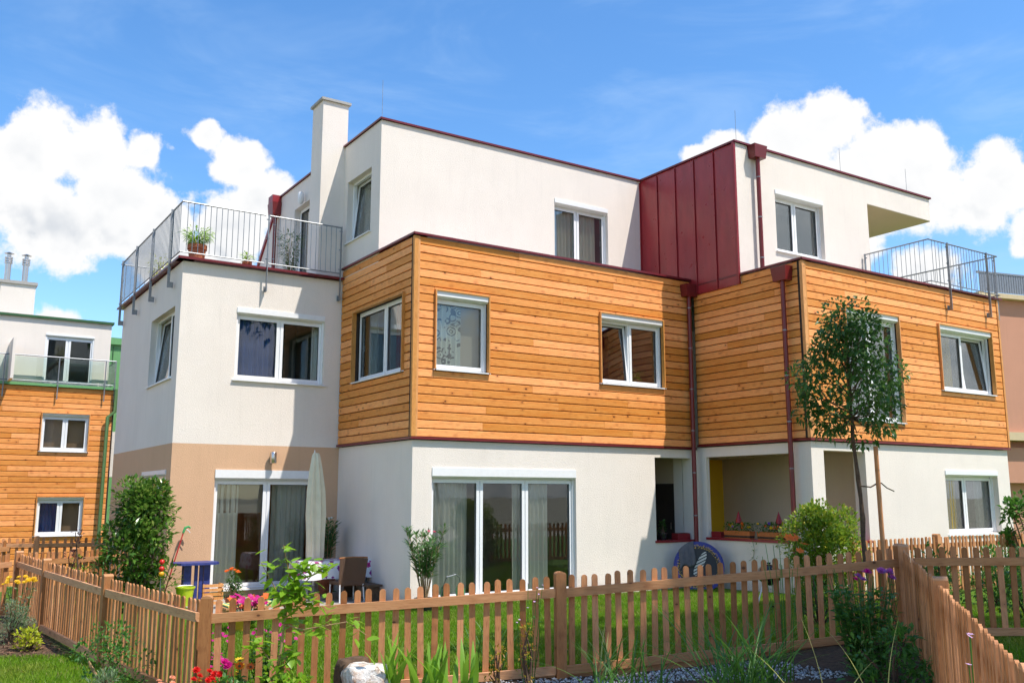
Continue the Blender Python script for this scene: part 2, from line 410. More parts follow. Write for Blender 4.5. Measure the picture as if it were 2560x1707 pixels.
class MB:
    """collects faces; tf maps local (a, b, c) to world"""
    def __init__(s, tf=None):
        s.v, s.f, s.tf, s.sm = [], [], tf, False
    def add(s, vs, fs):
        n = len(s.v)
        s.v += [tuple(s.tf(*p)) if s.tf else tuple(p) for p in vs]
        s.f += [tuple(i + n for i in f) for f in fs]
        return s
    def box(s, a0, a1, b0, b1, c0, c1):
        vs = [(a, b, c) for a in (a0, a1) for b in (b0, b1) for c in (c0, c1)]
        return s.add(vs, [(0, 1, 3, 2), (4, 6, 7, 5), (0, 4, 5, 1), (2, 3, 7, 6), (0, 2, 6, 4), (1, 5, 7, 3)])
    def quad(s, *p):
        return s.add(p, [tuple(range(len(p)))])
    def prism(s, poly, c0, c1):
        """poly in (a, b), extruded along c"""
        n = len(poly)
        vs = [(a, b, c0) for a, b in poly] + [(a, b, c1) for a, b in poly]
        fs = [tuple(range(n))[::-1], tuple(range(n, 2 * n))] + [(i, (i + 1) % n, n + (i + 1) % n, n + i) for i in range(n)]
        return s.add(vs, fs)
    def tube(s, pts, rad, n=8, cap=True):
        pts = [Vector(p) for p in pts]
        rad = rad if isinstance(rad, (list, tuple)) else [rad] * len(pts)
        vs, fs = [], []
        for i, p in enumerate(pts):
            d = (pts[min(i + 1, len(pts) - 1)] - pts[max(i - 1, 0)]).normalized()
            x = d.cross(Vector((0, 0, 1)) if abs(d.z) < 0.95 else Vector((1, 0, 0))).normalized()
            y = d.cross(x)
            vs += [p + (x * math.cos(2 * math.pi * k / n) + y * math.sin(2 * math.pi * k / n)) * rad[i] for k in range(n)]
        for i in range(len(pts) - 1):
            for k in range(n):
                a, b = i * n + k, i * n + (k + 1) % n
                fs.append((a, b, b + n, a + n))
        if cap:
            fs += [tuple(range(n))[::-1], tuple(range(len(vs) - n, len(vs)))]
        s.sm = True
        return s.add([tuple(v) for v in vs], fs)
    def lathe(s, prof, cx, cy, n=20, cap=True):
        """prof: (radius, z)"""
        vs = [(cx + r * math.cos(2 * math.pi * k / n), cy + r * math.sin(2 * math.pi * k / n), z) for r, z in prof for k in range(n)]
        fs = []
        for i in range(len(prof) - 1):
            for k in range(n):
                a, b = i * n + k, i * n + (k + 1) % n
                fs.append((a, b, b + n, a + n))
        if cap:
            fs += [tuple(range(n))[::-1], tuple(range(len(vs) - n, len(vs)))]
        s.sm = True
        return s.add(vs, fs)
    def mesh(s, name='part', smooth=None):
        me = bpy.data.meshes.new(name)
        me.from_pydata(s.v, [], s.f)
        me.validate()
        if s.sm if smooth is None else smooth:
            me.polygons.foreach_set('use_smooth', [True] * len(me.polygons))
            try:
                me.set_sharp_from_angle(angle=R(40))
            except Exception:
                pass
        me.update()
        return me
    def build(s, name, mat, parent=None, smooth=None):
        me = s.mesh(name, smooth)
        return obj(name, me, mat, parent)
def npmesh(name, V, F, mat, parent=None, smooth=False):
    """V (n,3), F (m,3) or (m,4)"""
    V = np.ascontiguousarray(V, dtype=np.float32)
    F = np.ascontiguousarray(F, dtype=np.int32)
    k = F.shape[1]
    me = bpy.data.meshes.new(name)
    me.vertices.add(len(V))
    me.vertices.foreach_set('co', V.ravel())
    me.loops.add(F.size)
    me.loops.foreach_set('vertex_index', F.ravel())
    me.polygons.add(len(F))
    me.polygons.foreach_set('loop_start', np.arange(0, F.size, k, dtype=np.int32))
    me.polygons.foreach_set('loop_total', np.full(len(F), k, dtype=np.int32))
    if smooth:
        me.polygons.foreach_set('use_smooth', np.ones(len(F), dtype=bool))
    me.update(calc_edges=True)
    return obj(name, me, mat, parent)

# wall frames: (u along the wall seen from outside left to right, v up, w outwards)
def frY(Y):
    return lambda u, v, w: (u, Y - w, v)                 # faces -y, u = x
def frX(X):
    return lambda u, v, w: (X - w, -u, v)                # faces -x, u = -y

def wall(name, mat, parent, tf, u0, u1, v0, v1, th=0.3, holes=()):
    us = sorted({u0, u1, *[h[0] for h in holes], *[h[1] for h in holes]})
    vs = sorted({v0, v1, *[h[2] for h in holes], *[h[3] for h in holes]})
    us = [u for u in us if u0 - 1e-6 <= u <= u1 + 1e-6]
    vs = [v for v in vs if v0 - 1e-6 <= v <= v1 + 1e-6]
    def solid(i, j):
        if not (0 <= i < len(us) - 1 and 0 <= j < len(vs) - 1):
            return False
        a, b = (us[i] + us[i + 1]) / 2, (vs[j] + vs[j + 1]) / 2
        return not any(h[0] < a < h[1] and h[2] < b < h[3] for h in holes)
    m = MB(tf)
    for i in range(len(us) - 1):
        for j in range(len(vs) - 1):
            if not solid(i, j):
                continue
            a, b, c, d = us[i], us[i + 1], vs[j], vs[j + 1]
            m.quad((a, c, 0), (b, c, 0), (b, d, 0), (a, d, 0))
            m.quad((a, c, -th), (a, d, -th), (b, d, -th), (b, c, -th))
            if not solid(i - 1, j):
                m.quad((a, c, -th), (a, c, 0), (a, d, 0), (a, d, -th))
            if not solid(i + 1, j):
                m.quad((b, c, 0), (b, c, -th), (b, d, -th), (b, d, 0))
            if not solid(i, j - 1):
                m.quad((a, c, 0), (a, c, -th), (b, c, -th), (b, c, 0))
            if not solid(i, j + 1):
                m.quad((a, d, 0), (b, d, 0), (b, d, -th), (a, d, -th))
    return m.build(name, mat, parent, False)

def wavy(tf, u0, u1, v0, v1, w, amp=0.03, wl=0.11, n=None):
    n = n or max(10, int((u1 - u0) / 0.022))
    m = MB(tf)
    m.sm = True
    vs, fs = [], []
    ph = rnd.random() * 6
    for i in range(n + 1):
        u = u0 + (u1 - u0) * i / n
        d = amp * (math.sin(u / wl * 6.283 + ph) + 0.4 * math.sin(u / wl * 2.1 + ph))
        vs += [(u, v0, w + d), (u, v1, w + d * 0.8)]
    for i in range(n):
        fs.append((2 * i, 2 * i + 2, 2 * i + 3, 2 * i + 1))
    return m.add(vs, fs)

def window(house, tf, u0, u1, v0, v1, cuts=(0.5,), depth=0.12, box=0.15, casing=False, room='room', curtains=(), tilt=(), sill=True, name='window', label=None, proud=0.02, door=False):
    """frame in an opening u0..u1, v0..v1; cuts = fractions where the sashes meet"""
    vt = v1 - (box or 0) + (0.02 if box else 0)
    b = 0.05
    z0, z1 = -depth - 0.07, -depth
    m = MB(tf)
    m.box(u0, u1, v0, v0 + b + 0.02, z0, z1).box(u0, u1, vt - b, vt, z0, z1)
    m.box(u0, u0 + b, v0 + b + 0.02, vt - b, z0, z1).box(u1 - b, u1, v0 + b + 0.02, vt - b, z0, z1)
    edges = [u0 + b] + [u0 + (u1 - u0) * c for c in cuts] + [u1 - b]
    for e in edges[1:-1]:
        m.box(e - 0.03, e + 0.03, v0 + b + 0.02, vt - b, z0, z1 - 0.004)
    win = m.build(name, 'pvc', house, False)
    if label:
        win['label'] = label
    for i in range(len(edges) - 1):
        a = edges[i] - 0.02 if i == 0 else edges[i] + 0.012
        c = edges[i + 1] + 0.02 if i == len(edges) - 2 else edges[i + 1] - 0.012
        lo, hi = v0 + b - 0.008, vt - b + 0.02
        tl = 0.10 if i in tilt else 0.0
        def tf2(u, v, w, tl=tl, lo=lo):
            return tf(u, v, w - (v - lo) * tl)
        q = 0.062
        s0, s1 = z1 - 0.05, z1 + 0.014
        s = MB(tf2)
        s.box(a, c, lo, lo + q, s0, s1).box(a, c, hi - q, hi, s0, s1).box(a, a + q, lo + q, hi - q, s0, s1).box(c - q, c, lo + q, hi - q, s0, s1)
        sash = s.build('sash', 'pvc', win, False)
        g = MB(tf2)
        g.box(a + q - 0.006, c - q + 0.006, lo + q - 0.006, hi - q + 0.006, s0 + 0.022, s0 + 0.028)
        g.build('pane', 'glass', win, False)
        k = MB(tf2)
        for (x0, x1, y0, y1) in ((a + q - 0.009, c - q + 0.009, lo + q - 0.009, lo + q + 0.007), (a + q - 0.009, c - q + 0.009, hi - q - 0.007, hi - q + 0.009),
                                 (a + q - 0.009, a + q + 0.007, lo + q + 0.007, hi - q - 0.007), (c - q - 0.007, c - q + 0.009, lo + q + 0.007, hi - q - 0.007)):
            k.box(x0, x1, y0, y1, s0 + 0.03, s1 - 0.018)
        k.build('gasket', 'gasket', win, False)
        h = MB(tf2)
        hu = c - q / 2 if i % 2 else a + q / 2
        hv = lo + (hi - lo) * 0.45
        h.box(hu - 0.012, hu + 0.012, hv, hv + 0.12, s0 - 0.05, s0 - 0.03).box(hu - 0.01, hu + 0.01, hv + 0.1, hv + 0.12, s0 - 0.03, s0)
        h.build('handle', 'pvc', win, False)
    if box:
        m = MB(tf)
        m.prism([(0, 0)], 0, 0) if False else None
        # slanted lower lip as on roller shutter boxes
        w0, w1 = -depth - 0.06, proud
        prof = [(vt, w0), (vt, w1 - 0.05), (vt + 0.035, w1), (v1, w1), (v1, w0)]
        n = len(prof)
        vsx = [(u0 + 0.001, p[0], p[1]) for p in prof] + [(u1 - 0.001, p[0], p[1]) for p in prof]
        m.add(vsx, [tuple(range(n)), tuple(range(n, 2 * n))[::-1]] + [(i, n + i, n + (i + 1) % n, (i + 1) % n) for i in range(n)])
        m.build('shutter_box', 'alu', win, False)
        m = MB(tf)                                           # guide rails of the shutter
        for e in (u0 + 0.001, u1 - 0.046):
            m = MB(tf)
            m.box(e, e + 0.045, v0 + 0.02, vt, z1 + 0.016, z1 + 0.05)
            m.build('guide_rail', 'alu', win, False)
    if sill:
        m = MB(tf)
        m.add([(u0 - 0.04, v0 - 0.012, -depth), (u1 + 0.04, v0 - 0.012, -depth), (u1 + 0.04, v0 - 0.03, 0.05), (u0 - 0.04, v0 - 0.03, 0.05),
               (u0 - 0.04, v0 + 0.004, -depth), (u1 + 0.04, v0 + 0.004, -depth), (u1 + 0.04, v0 - 0.008, 0.05), (u0 - 0.04, v0 - 0.008, 0.05)],
              [(0, 3, 2, 1), (4, 5, 6, 7), (0, 1, 5, 4), (3, 7, 6, 2), (0, 4, 7, 3), (1, 2, 6, 5)])
        m.build('sill', 'alu', win, False)
    if casing:
        t0 = 0.028
        for nm, q in (('casing_board', (u0 - t0, u0 - 0.001, v0 - 0.03, v1 + t0)), ('casing_board', (u1 + 0.001, u1 + t0, v0 - 0.03, v1 + t0)), ('casing_board', (u0 - 0.001, u1 + 0.001, v1 + 0.001, v1 + t0))):
            m = MB(tf)
            m.box(q[0], q[1], q[2], q[3], -0.2, 0.05)
            m.build(nm, 'casing', win, False)
    if room:
        r0, r1 = -0.305, -2.1
        e = 0.12
        a, c, lo, hi = u0 - e, u1 + e, v0 - (0.01 if door else 0.25), v1 + 0.1
        m = MB(tf)
        m.quad((a, lo, r1), (a, hi, r1), (c, hi, r1), (c, lo, r1)).quad((a, lo, r0), (a, lo, r1), (c, lo, r1), (c, lo, r0)).quad((a, hi, r0), (c, hi, r0), (c, hi, r1), (a, hi, r1))
        m.quad((a, lo, r0), (a, hi, r0), (a, hi, r1), (a, lo, r1)).quad((c, lo, r0), (c, lo, r1), (c, hi, r1), (c, hi, r0))
        m.build('interior', room, win, False)
    for (c0, c1, mat, dd) in curtains:
        wavy(tf, u0 + (u1 - u0) * c0, u0 + (u1 - u0) * c1, v0 + 0.04, v1 - 0.03, -depth - 0.10 - dd * .6).build('curtain', mat, win)  # blue sheets among these are painted sky reflections
    return win

PLANK = None
def plank_mesh(h, t=0.036):
    b = MB()
    prof = [(0, 0), (0, t * 0.6), (0.005, t), (h - 0.012, t), (h, t * 0.5), (h, 0)]   # (z, outward)
    n = len(prof)
    b.add([(0, -w, z) for z, w in prof] + [(1, -w, z) for z, w in prof], [tuple(range(n))[::-1], tuple(range(n, 2 * n))] + [(i, (i + 1) % n, n + (i + 1) % n, n + i) for i in range(n)])
    me = b.mesh('plank', False)
    return me
def cladding(house, tf, u0, u1, v0, v1, rows, holes=(), back=0.045, rot=0.0, seg=(2.6, 4.6), corner=(0, 0), mat='clad'):
    """rows of boards on a dark backing sheet; every board is its own object"""
    wall_ = wall('cladding', 'backing', house, lambda u, v, w: tf(u, v, w - back), u0, u1, v0, v1, 0.08, holes)
    pitch = (v1 - v0) / rows
    me = plank_mesh(pitch - 0.014)
    me.materials.append(M[mat])
    u0 += corner[0]
    u1 -= corner[1]
    for r in range(rows):
        z = v0 + r * pitch + 0.006
        segs = [(u0, u1)]
        for (a, b, c, d) in holes:
            if c - 0.05 < z + pitch * 0.9 and z < d + 0.02:
                nxt = []
                for s in segs:
                    if b <= s[0] or a >= s[1]:
                        nxt.append(s)
                    else:
                        if a - 0.028 > s[0] + 0.02:
                            nxt.append((s[0], a - 0.030))
                        if b + 0.028 < s[1] - 0.02:
                            nxt.append((b + 0.030, s[1]))
                segs = nxt
                lo, hi = z, z + pitch - 0.014                   # strips left above and below the opening
                for s0, s1 in ((lo, c - 0.036), (d + 0.031, hi)):
                    if s1 - s0 > 0.012 and s1 - s0 < pitch:
                        o = bpy.data.objects.new('plank', me)
                        o.location = tf(a - 0.026, s0, -back + 0.001)
                        o.rotation_euler = (0, 0, rot)
                        o.scale = (b - a + 0.052, 1, (s1 - s0) / (pitch - 0.014))
                        link(o, wall_)
        for a, b in segs:
            x = a
            first = True
            while x < b - 0.01:
                L = rnd.uniform(*seg) if not first else rnd.uniform(1.0, seg[1])
                first = False
                e = min(b, x + L)
                if b - e < 0.5:
                    e = b
                p = tf(x, z, -back + 0.001 + rnd.uniform(0, 0.003))
                o = bpy.data.objects.new('plank', me)
                o.location = p
                o.rotation_euler = (0, 0, rot)
                o.scale = (e - x - 0.004, 1, 1)
                link(o, wall_)
                x = e
    return wall_

def coping(parent, pts, w, h, mat='redd', name='coping'):
    """closed or open strip of sheet metal along pts (x, y, z = top)"""
    for (p, q) in zip(pts[:-1], pts[1:]):
        p, q = Vector(p), Vector(q)
        d = (q - p)
        L = d.length
        d.normalize()
        n = Vector((-d.y, d.x, 0))
        m = MB(lambda a, b, c, p=p, d=d, n=n: tuple(p + d * a + n * b + Vector((0, 0, c))))
        m.box(-w / 2 + 0.002, L + w / 2 - 0.002, -w / 2, w / 2, -h, 0)
        m.box(-w / 2 + 0.002, L + w / 2 - 0.002, -w / 2 - 0.008, -w / 2 + 0.006, -h - 0.012, -h * 0.3)
        m.box(-w / 2 + 0.002, L + w / 2 - 0.002, w / 2 - 0.006, w / 2 + 0.008, -h - 0.012, -h * 0.3)
        m.build(name, mat, parent, False)

def downpipe(house, top, zbot, n, hop=(0.40, 0.30, 0.24), off=0.1, r=0.05, mat='pipered', ring='steel'):
    """hopper head and pipe; top = point on the wall, n = outward normal (x, y)"""
    x, y, z = top
    n = Vector((n[0], n[1], 0))
    s = Vector((-n.y, n.x, 0))
    tf = lambda a, b, c: tuple(Vector((x, y, z)) + s * a + n * b + Vector((0, 0, c)))
    m = MB(tf)
    a, h, d = hop[0] / 2, hop[1], hop[2]
    m.add([(-a, 0.005, 0), (a, 0.005, 0), (a, d, 0), (-a, d, 0), (-a * .82, 0.005, -h), (a * .82, 0.005, -h), (a * .82, d * .9, -h), (-a * .82, d * .9, -h)],
          [(0, 1, 2, 3), (4, 7, 6, 5), (0, 4, 5, 1), (1, 5, 6, 2), (2, 6, 7, 3), (3, 7, 4, 0)])
    hp = m.build('rain_hopper', mat, house, False)
    c = Vector((x, y, 0)) + n * off
    m = MB().tube([(c.x, c.y, z - h + 0.01), (c.x, c.y, zbot)], r, 12)
    pp = m.build('downpipe', mat, house)
    for zz in np.arange(zbot + 0.6, z - h - 0.2, 0.95):
        MB().lathe([(r + 0.004, zz), (r + 0.006, zz + 0.012), (r + 0.004, zz + 0.024)], c.x, c.y, 12).build('pipe_clip', ring, pp)

def rod(parent, x, y, z, h=0.75):
    MB().tube([(x, y, z), (x, y, z + h)], 0.005, 5).build('lightning_rod', 'steel', parent)

def railing(house, runs, z0, z1, drop, step=0.115, mat='steel', name='railing'):
    """runs: list of ((x, y), (x, y), [post fractions], outward normal)"""
    me_b = MB().tube([(0, 0, 0), (0, 0, 1)], 0.007, 6).mesh('baluster')
    me_b.materials.append(M[mat])
    m = MB()
    for (p, q, posts, n) in runs:
        m.tube([(*p, z1), (*q, z1)], 0.017, 8).tube([(*p, z0), (*q, z0)], 0.013, 8)
    rl = m.build(name, mat, house)
    for (p, q, posts, n) in runs:
        p2, q2 = Vector(p), Vector(q)
        L = (q2 - p2).length
        k = max(2, int(L / step))
        for i in range(1, k):
            c = p2 + (q2 - p2) * (i / k)
            o = bpy.data.objects.new('baluster', me_b)
            o.location = (c.x, c.y, z0)
            o.scale = (1, 1, z1 - z0)
            link(o, rl)
        d = (q2 - p2).normalized()
        n2 = Vector(n)
        for f in posts:
            c = p2 + (q2 - p2) * f + n2 * 0.03
            tf = lambda a, b, cc, c=c, d=d, n2=n2: (c.x + d.x * a + n2.x * b, c.y + d.y * a + n2.y * b, cc)
            mm = MB(tf)
            mm.box(-0.008, 0.008, -0.028, 0.028, z0 - drop, z1 + 0.01)
            mm.box(0.009, 0.016, -0.085, 0.02, z0 - drop, z0 - drop + 0.12)
            mm.box(-0.03, 0.03, -0.09, -0.084, z0 - drop, z0 - drop + 0.12)
            for zz in (z0 + 0.08, (z0 + z1) / 2, z1 - 0.1):
                mm.box(-0.04, 0.04, -0.032, -0.026, zz, zz + 0.02)
            mm.build('post', mat, rl, False)
    return rl

# ------------------------------------------------------------------ ground
GP = np.array([(4.5, 19, -.28), (8, 16, -.28), (6, 16.5, -.28), (10, 15.5, -.28), (13.4, 15.5, -.28), (15.2, 15, -.28), (15.2, 12.3, -.24), (22.6, 12.2, -.06), (2.67, 9.6, -.35), (2.26, 12.5, -.32),
               (1.98, 15.8, -.30), (5.96, 8.17, -.17), (9.85, 6.75, .06), (4.2, 2.3, -.06), (7.4, 4.7, -.02), (11, 5.9, .1), (13, 10, -.05), (18.9, 10.3, -.03), (10, 11, -.22), (0, 12, -.4), (-3, 15, -.5),
               (1.8, 18.5, -.33), (3.0, 24, -.45), (5, 30, -.9), (30, 15, 0), (0, 0, 0), (-10, 5, -.6), (40, 40, -.5), (-30, 40, -1.3), (-60, -60, -.5), (60, -60, .3), (80, 80, -.5), (-80, 80, -1.2), (4.0, 8.6, -.22), (4.4, 7.0, -.16), (6.6, 6.6, -.1)])
def zg(x, y):
    x, y = np.asarray(x, float), np.asarray(y, float)
    d2 = (x[..., None] - GP[:, 0]) ** 2 + (y[..., None] - GP[:, 1]) ** 2 + 0.5
    w = d2 ** -2.0
    return (w * GP[:, 2]).sum(-1) / w.sum(-1)
gx = np.concatenate([np.linspace(-900, -40, 12), np.linspace(-30, -3, 14), np.linspace(-2, 25, 90), np.linspace(27, 60, 16), np.linspace(80, 900, 12)])
gy = np.concatenate([np.linspace(-900, -40, 12), np.linspace(-30, -2, 12), np.linspace(-1, 32, 110), np.linspace(34, 60, 12), np.linspace(80, 900, 12)])
GX, GY = np.meshgrid(gx, gy, indexing='ij')
V = np.stack([GX, GY, zg(GX, GY)], -1).reshape(-1, 3)
ni, nj = GX.shape
I, J = np.meshgrid(np.arange(ni - 1), np.arange(nj - 1), indexing='ij')
a = (I * nj + J).ravel()
ground = npmesh('ground', V, np.stack([a, a + nj, a + nj + 1, a + 1], 1), 'ground', None, True)
tag(ground, 'gently sloping garden ground around the houses', None, None, 'structure')

# ------------------------------------------------------------------ left house: white and tan cube with a roof terrace
XL, YL, XA, YA, XB, YB, XR = 4.46, 19.07, 7.93, 15.51, 15.25, 12.29, 22.60
YP1, YP2, ZP, ZW1, ZW2 = 17.206, 13.968, 9.71, 6.755, 6.60
h1 = thing('terraced_house', 'white and tan cube house with railed roof terrace and patio door', 'house', (XL, YL, -.3))
fy, fx = frY(YL), frX(XL)
wL = (5.61, 7.555, 4.10, 5.62)
dL = (5.33, 7.47, -0.13, 2.24)
wall('upper_wall', 'white', h1, fy, XL, 8.1, 2.75, 6.46, 0.3, [wL])
wall('ground_floor_wall', 'tan', h1, fy, XL, 8.1, -0.6, 2.75, 0.3, [dL])
sL = (-21.68, -19.53, 4.10, 5.60)
sl_ = (-21.6, -19.42, 1.62, 2.23)
wall('upper_wall', 'white', h1, fx, -25.1, -YL - 0.301, 2.75, 6.46, 0.3, [sL])
wall('ground_floor_wall', 'tan', h1, fx, -25.1, -YL - 0.301, -1.0, 2.75, 0.3, [sl_])
m = MB().box(XL + 0.301, 8.3, YL + 0.301, 25.1, 6.2, 6.48)
m.build('terrace_floor', 'slab', h1)
window(h1, fy, *wL, cuts=(0.5,), depth=0.10, box=0.16, room='roomg', curtains=((0.03, 0.48, 'skyreflection', 0.05), (0.90, 0.98, 'curtain', 0.1)), label='white two pane window under a shutter box, left pane deep blue')  # left pane: mirrored sky painted as a blue sheet
window(h1, fy, *dL, cuts=(0.52,), depth=0.12, box=0.22, room='roomb', curtains=((0.02, 0.26, 'curtain', 0.0), (0.62, 0.98, 'curtaing', 0.3)), name='patio_door', door=True)
window(h1, fx, *sL, cuts=(0.62,), depth=0.14, box=None, room='room', tilt=(0,), label='white side window with its left sash tilted open')
window(h1, fx, *sl_, cuts=(0.5,), depth=0.1, box=0.14, room='roomd')
coping(h1, [(XL + .05, 25.2, 6.535), (XL + .05, YL + .05, 6.535), (XA - 0.16, YL + .05, 6.535)], 0.34, 0.04)
railing(h1, [((XL - .1, 25.25), (XL - .1, YL - .1), [0.06, 0.33, 0.61, 0.885], (-1, 0)), ((XL - .1, YL - .1), (6.10, YL - .1), [], (0, -1)),
             ((6.19, YL - .1), (XA - .09, YL - .1), [-0.017, 0.995], (0, -1)), ((XL - .1, 25.25), (7.9, 25.25), [0.5], (0, 1))], 6.62, 7.68, 0.62)
# wall lamp
lampb = thing('wall_lamp', 'brushed steel tube wall lamp above the patio door', 'lamp', (6.485, YL, 2.4))
MB().lathe([(0.062, 2.385), (0.066, 2.39), (0.066, 2.61), (0.062, 2.615)], 6.485, YL - 0.115, 18).build('lamp_tube', 'inox', lampb)
MB().box(6.45, 6.52, YL - 0.06, YL - 0.002, 2.44, 2.56).build('wall_bracket', 'inox', lampb)

# ------------------------------------------------------------------ middle house: wood clad first floor, white penthouse
h2 = thing('terraced_house', 'middle house with larch clad upper floor and white penthouse with chimney', 'house', (XA, YA, -.3))
fA, fAs = frY(YA), frX(XA)
ga, gas = frY(YA + 0.05), frX(XA + 0.05)
dA = (8.40, 11.80, -0.22, 2.24)
oA = (14.0, 15.12, 0.745, 2.56)
wall('ground_floor_wall', 'white', h2, ga, XA + 0.05, XB + 0.05, -0.7, 2.75, 0.3, [dA, oA])
wall('ground_floor_wall', 'white', h2, gas, -YL + 0.002, -YA - 0.352, -0.7, 2.75, 0.3)
window(h2, ga, *dA, cuts=(0.33, 0.645), depth=0.12, box=0.21, room='roomd', curtains=((0.01, 0.20, 'curtain', 0.0), (0.22, 0.29, 'curtain', 0.2), (0.575, 0.64, 'curtain', 0.05), (0.655, 0.83, 'curtain', 0.0)), name='patio_door', door=True, label='wide three pane patio door under a long white shutter box')
w1 = (8.41, 9.60, 4.12, 5.65)
w2 = (12.48, 14.28, 4.12, 5.65)
ws = (-18.30, -15.93, 4.10, 5.61)
cladding(h2, fA, XA, XB - 0.01, 2.81, 6.70, 24, [w1, w2], corner=(0.12, 0.05))
cladding(h2, fAs, -YL + 0.01, -YA - 0.051, 2.81, 6.70, 24, [ws], rot=R(-90), corner=(0.02, 0.07))
MB().box(XA - 0.012, XA + 0.075, YA - 0.012, YA + 0.06, 2.815, 6.69).build('corner_board', 'casing', h2)
MB().box(XA + 0.077, XA + 0.118, YA - 0.006, YA + 0.02, 2.815, 6.69).build('corner_board', 'casing', h2)
inner = lambda tf: (lambda u, v, w: tf(u, v, w - 0.112))
wall('inner_wall', 'backing', h2, inner(fA), XA + 0.13, XB, 2.76, 6.5, 0.2, [w1, w2])
wall('inner_wall', 'backing', h2, inner(fAs), -YL, -YA - 0.32, 2.76, 6.5, 0.2, [ws])
window(h2, fA, *w1, cuts=(), depth=0.13, box=0.15, casing=True, room='roomg', curtains=((0.04, 0.56, 'curtainprint', 0.0),), label='single pane window with a pale patterned curtain')
window(h2, fA, *w2, cuts=(0.5,), depth=0.13, box=0.15, casing=True, room='roomp', tilt=(0,), label='two pane window with its left sash tilted open')
window(h2, fAs, *ws, cuts=(0.56,), depth=0.13, box=None, casing=True, room='room', curtains=((0.05, 0.2, 'curtaing', 0.2), (0.60, 0.97, 'redcurtain', 0.15)))
# floor of the set back roof and drip trims
MB().box(XA + 0.15, XB, YA + 0.33, YP1 + 0.1, 6.3, 6.48).build('flat_roof', 'slab', h2)
MB().box(XA - 0.02, XB - 0.022, YA - 0.02, YA + 0.046, 2.766, 2.806).build('drip_trim', 'pipered', h2)
MB().box(XA - 0.02, XA + 0.046, YA + 0.05, YL - 0.005, 2.766, 2.806).build('drip_trim', 'pipered', h2)
coping(h2, [(XA + 0.12, YL - 0.16, ZW1), (XA + 0.12, YA + 0.12, ZW1), (XB - 0.16, YA + 0.12, ZW1)], 0.32, 0.035)
MB().box(7.9, XB + .5, YL + 0.302, 24.5, -0.6, 6.3).build('rear_block', 'white', h2)
# penthouse
fP, fPs = frY(YP1), frX(7.95)
wp = (12.50, 14.13, 7.20, 8.74)
wps = (-18.94, -17.66, 7.31, 8.75)
wpd = (-22.39, -21.15, 6.42, 9.02)
wall('penthouse_wall', 'white', h2, fP, 7.95, XB + 0.02, 6.48, 9.66, 0.3, [wp])
wall('penthouse_wall', 'white', h2, fPs, -23.78, -YP1 - 0.301, 6.38, 9.66, 0.3, [wps, wpd])
MB(fPs).prism([(-23.782, 6.38), (-23.782, 9.42), (-25.1, 8.15), (-25.1, 6.38)], -0.3, 0).build('sloped_wall_end', 'white', h2)
MB(fPs).prism([(-23.70, 9.66), (-23.70, 9.50), (-25.2, 8.02), (-25.2, 8.16)], -0.4, 0.05).build('sloped_coping', 'red', h2)
window(h2, fP, *wp, cuts=(0.46,), depth=0.14, box=0.16, room='roomg', curtains=((0.03, 0.45, 'curtain', 0.0), (0.5, 0.86, 'curtain', 0.0)), label='penthouse window with grey green curtains')
window(h2, fPs, *wps, cuts=(), depth=0.14, box=None, room='roomd', tilt=(0,), curtains=((0.1, 0.95, 'curtain', 0.2),))
window(h2, fPs, *wpd, cuts=(), depth=0.16, box=None, room='roomb', tilt=(), sill=False, name='terrace_door', door=True)
MB().box(8.2, XB + 0.3, YP1 + 0.25, 24.2, 9.45, 9.58).build('flat_roof', 'slab', h2)
MB().box(8.26, XB - .02, 23.9, 24.2, 6.3, 9.45).build('rear_wall', 'white', h2)
coping(h2, [(8.07, 23.75, ZP), (8.07, YP1 + 0.12, ZP), (XB - 0.22, YP1 + 0.12, ZP)], 0.32, 0.035)
# chimney
MB().box(7.38, 8.0, 19.16, 19.80, 6.38, 10.70).build('chimney', 'white', h2)
ch = MB().box(7.33, 8.05, 19.11, 19.85, 10.701, 10.76).build('chimney_cap', 'slab', h2)
MB().lathe([(0.14, 10.76), (0.14, 10.80), (0.12, 10.86), (0.0, 10.88)], 7.69, 19.5, 14, False).build('flue_cover', 'terracotta', ch)
downpipe(h2, (7.95, 23.62, 9.50), 6.4, (-1, 0), (0.42, 0.34, 0.26))
MB().box(7.70, 7.94, 23.45, 23.80, 9.505, 9.70).build('gutter_box', 'red', h2)
spot = MB().lathe([(0.03, 8.95), (0.075, 9.02), (0.075, 9.22), (0.06, 9.26)], 7.82, 21.62, 14).build('spotlight', 'alu', h2)
for (x, y) in ((8.0, 17.3), (7.7, 20.0)):
    rod(h2, x, y, ZP if x > 7.9 else 10.2, 0.9)
downpipe(h2, (XB - 0.19, YA - 0.005, 6.58), -0.28, (0, -1), (0.38, 0.28, 0.22), 0.09)
# entrance recess behind the small opening
MB().box(14.01, 14.05, YA + 0.402, 18.2, -0.2, 2.7).build('recess_wall', 'beige', h2)
MB().box(15.15, 15.30, YA + 0.402, 16.20, -0.2, 2.72).build('recess_wall', 'white', h2)
MB().box(13.6, 18.6, 18.2, 18.4, -0.2, 2.72).build('recess_wall', 'beige', h2)
MB().box(13.6, 18.6, YA + 0.402, 18.4, 2.62, 2.72).build('recess_ceiling', 'soffit', h2)
MB().box(15.301, 15.60, 16.201, 17.15, -0.2, 2.72).build('recess_wall', 'beige', h2)
dd = MB().box(15.26, 15.299, 16.30, 17.1, -0.2, 2.0).build('front_door', 'darkdoor', h2)
MB().lathe([(0.02, 0.95), (0.02, 1.1)], 15.24, 16.42, 8).build('handle', 'inox', dd)
MB(ga).box(13.96, 15.16, 0.70, 0.748, -0.32, 0.03).build('ledge', 'red', h2)

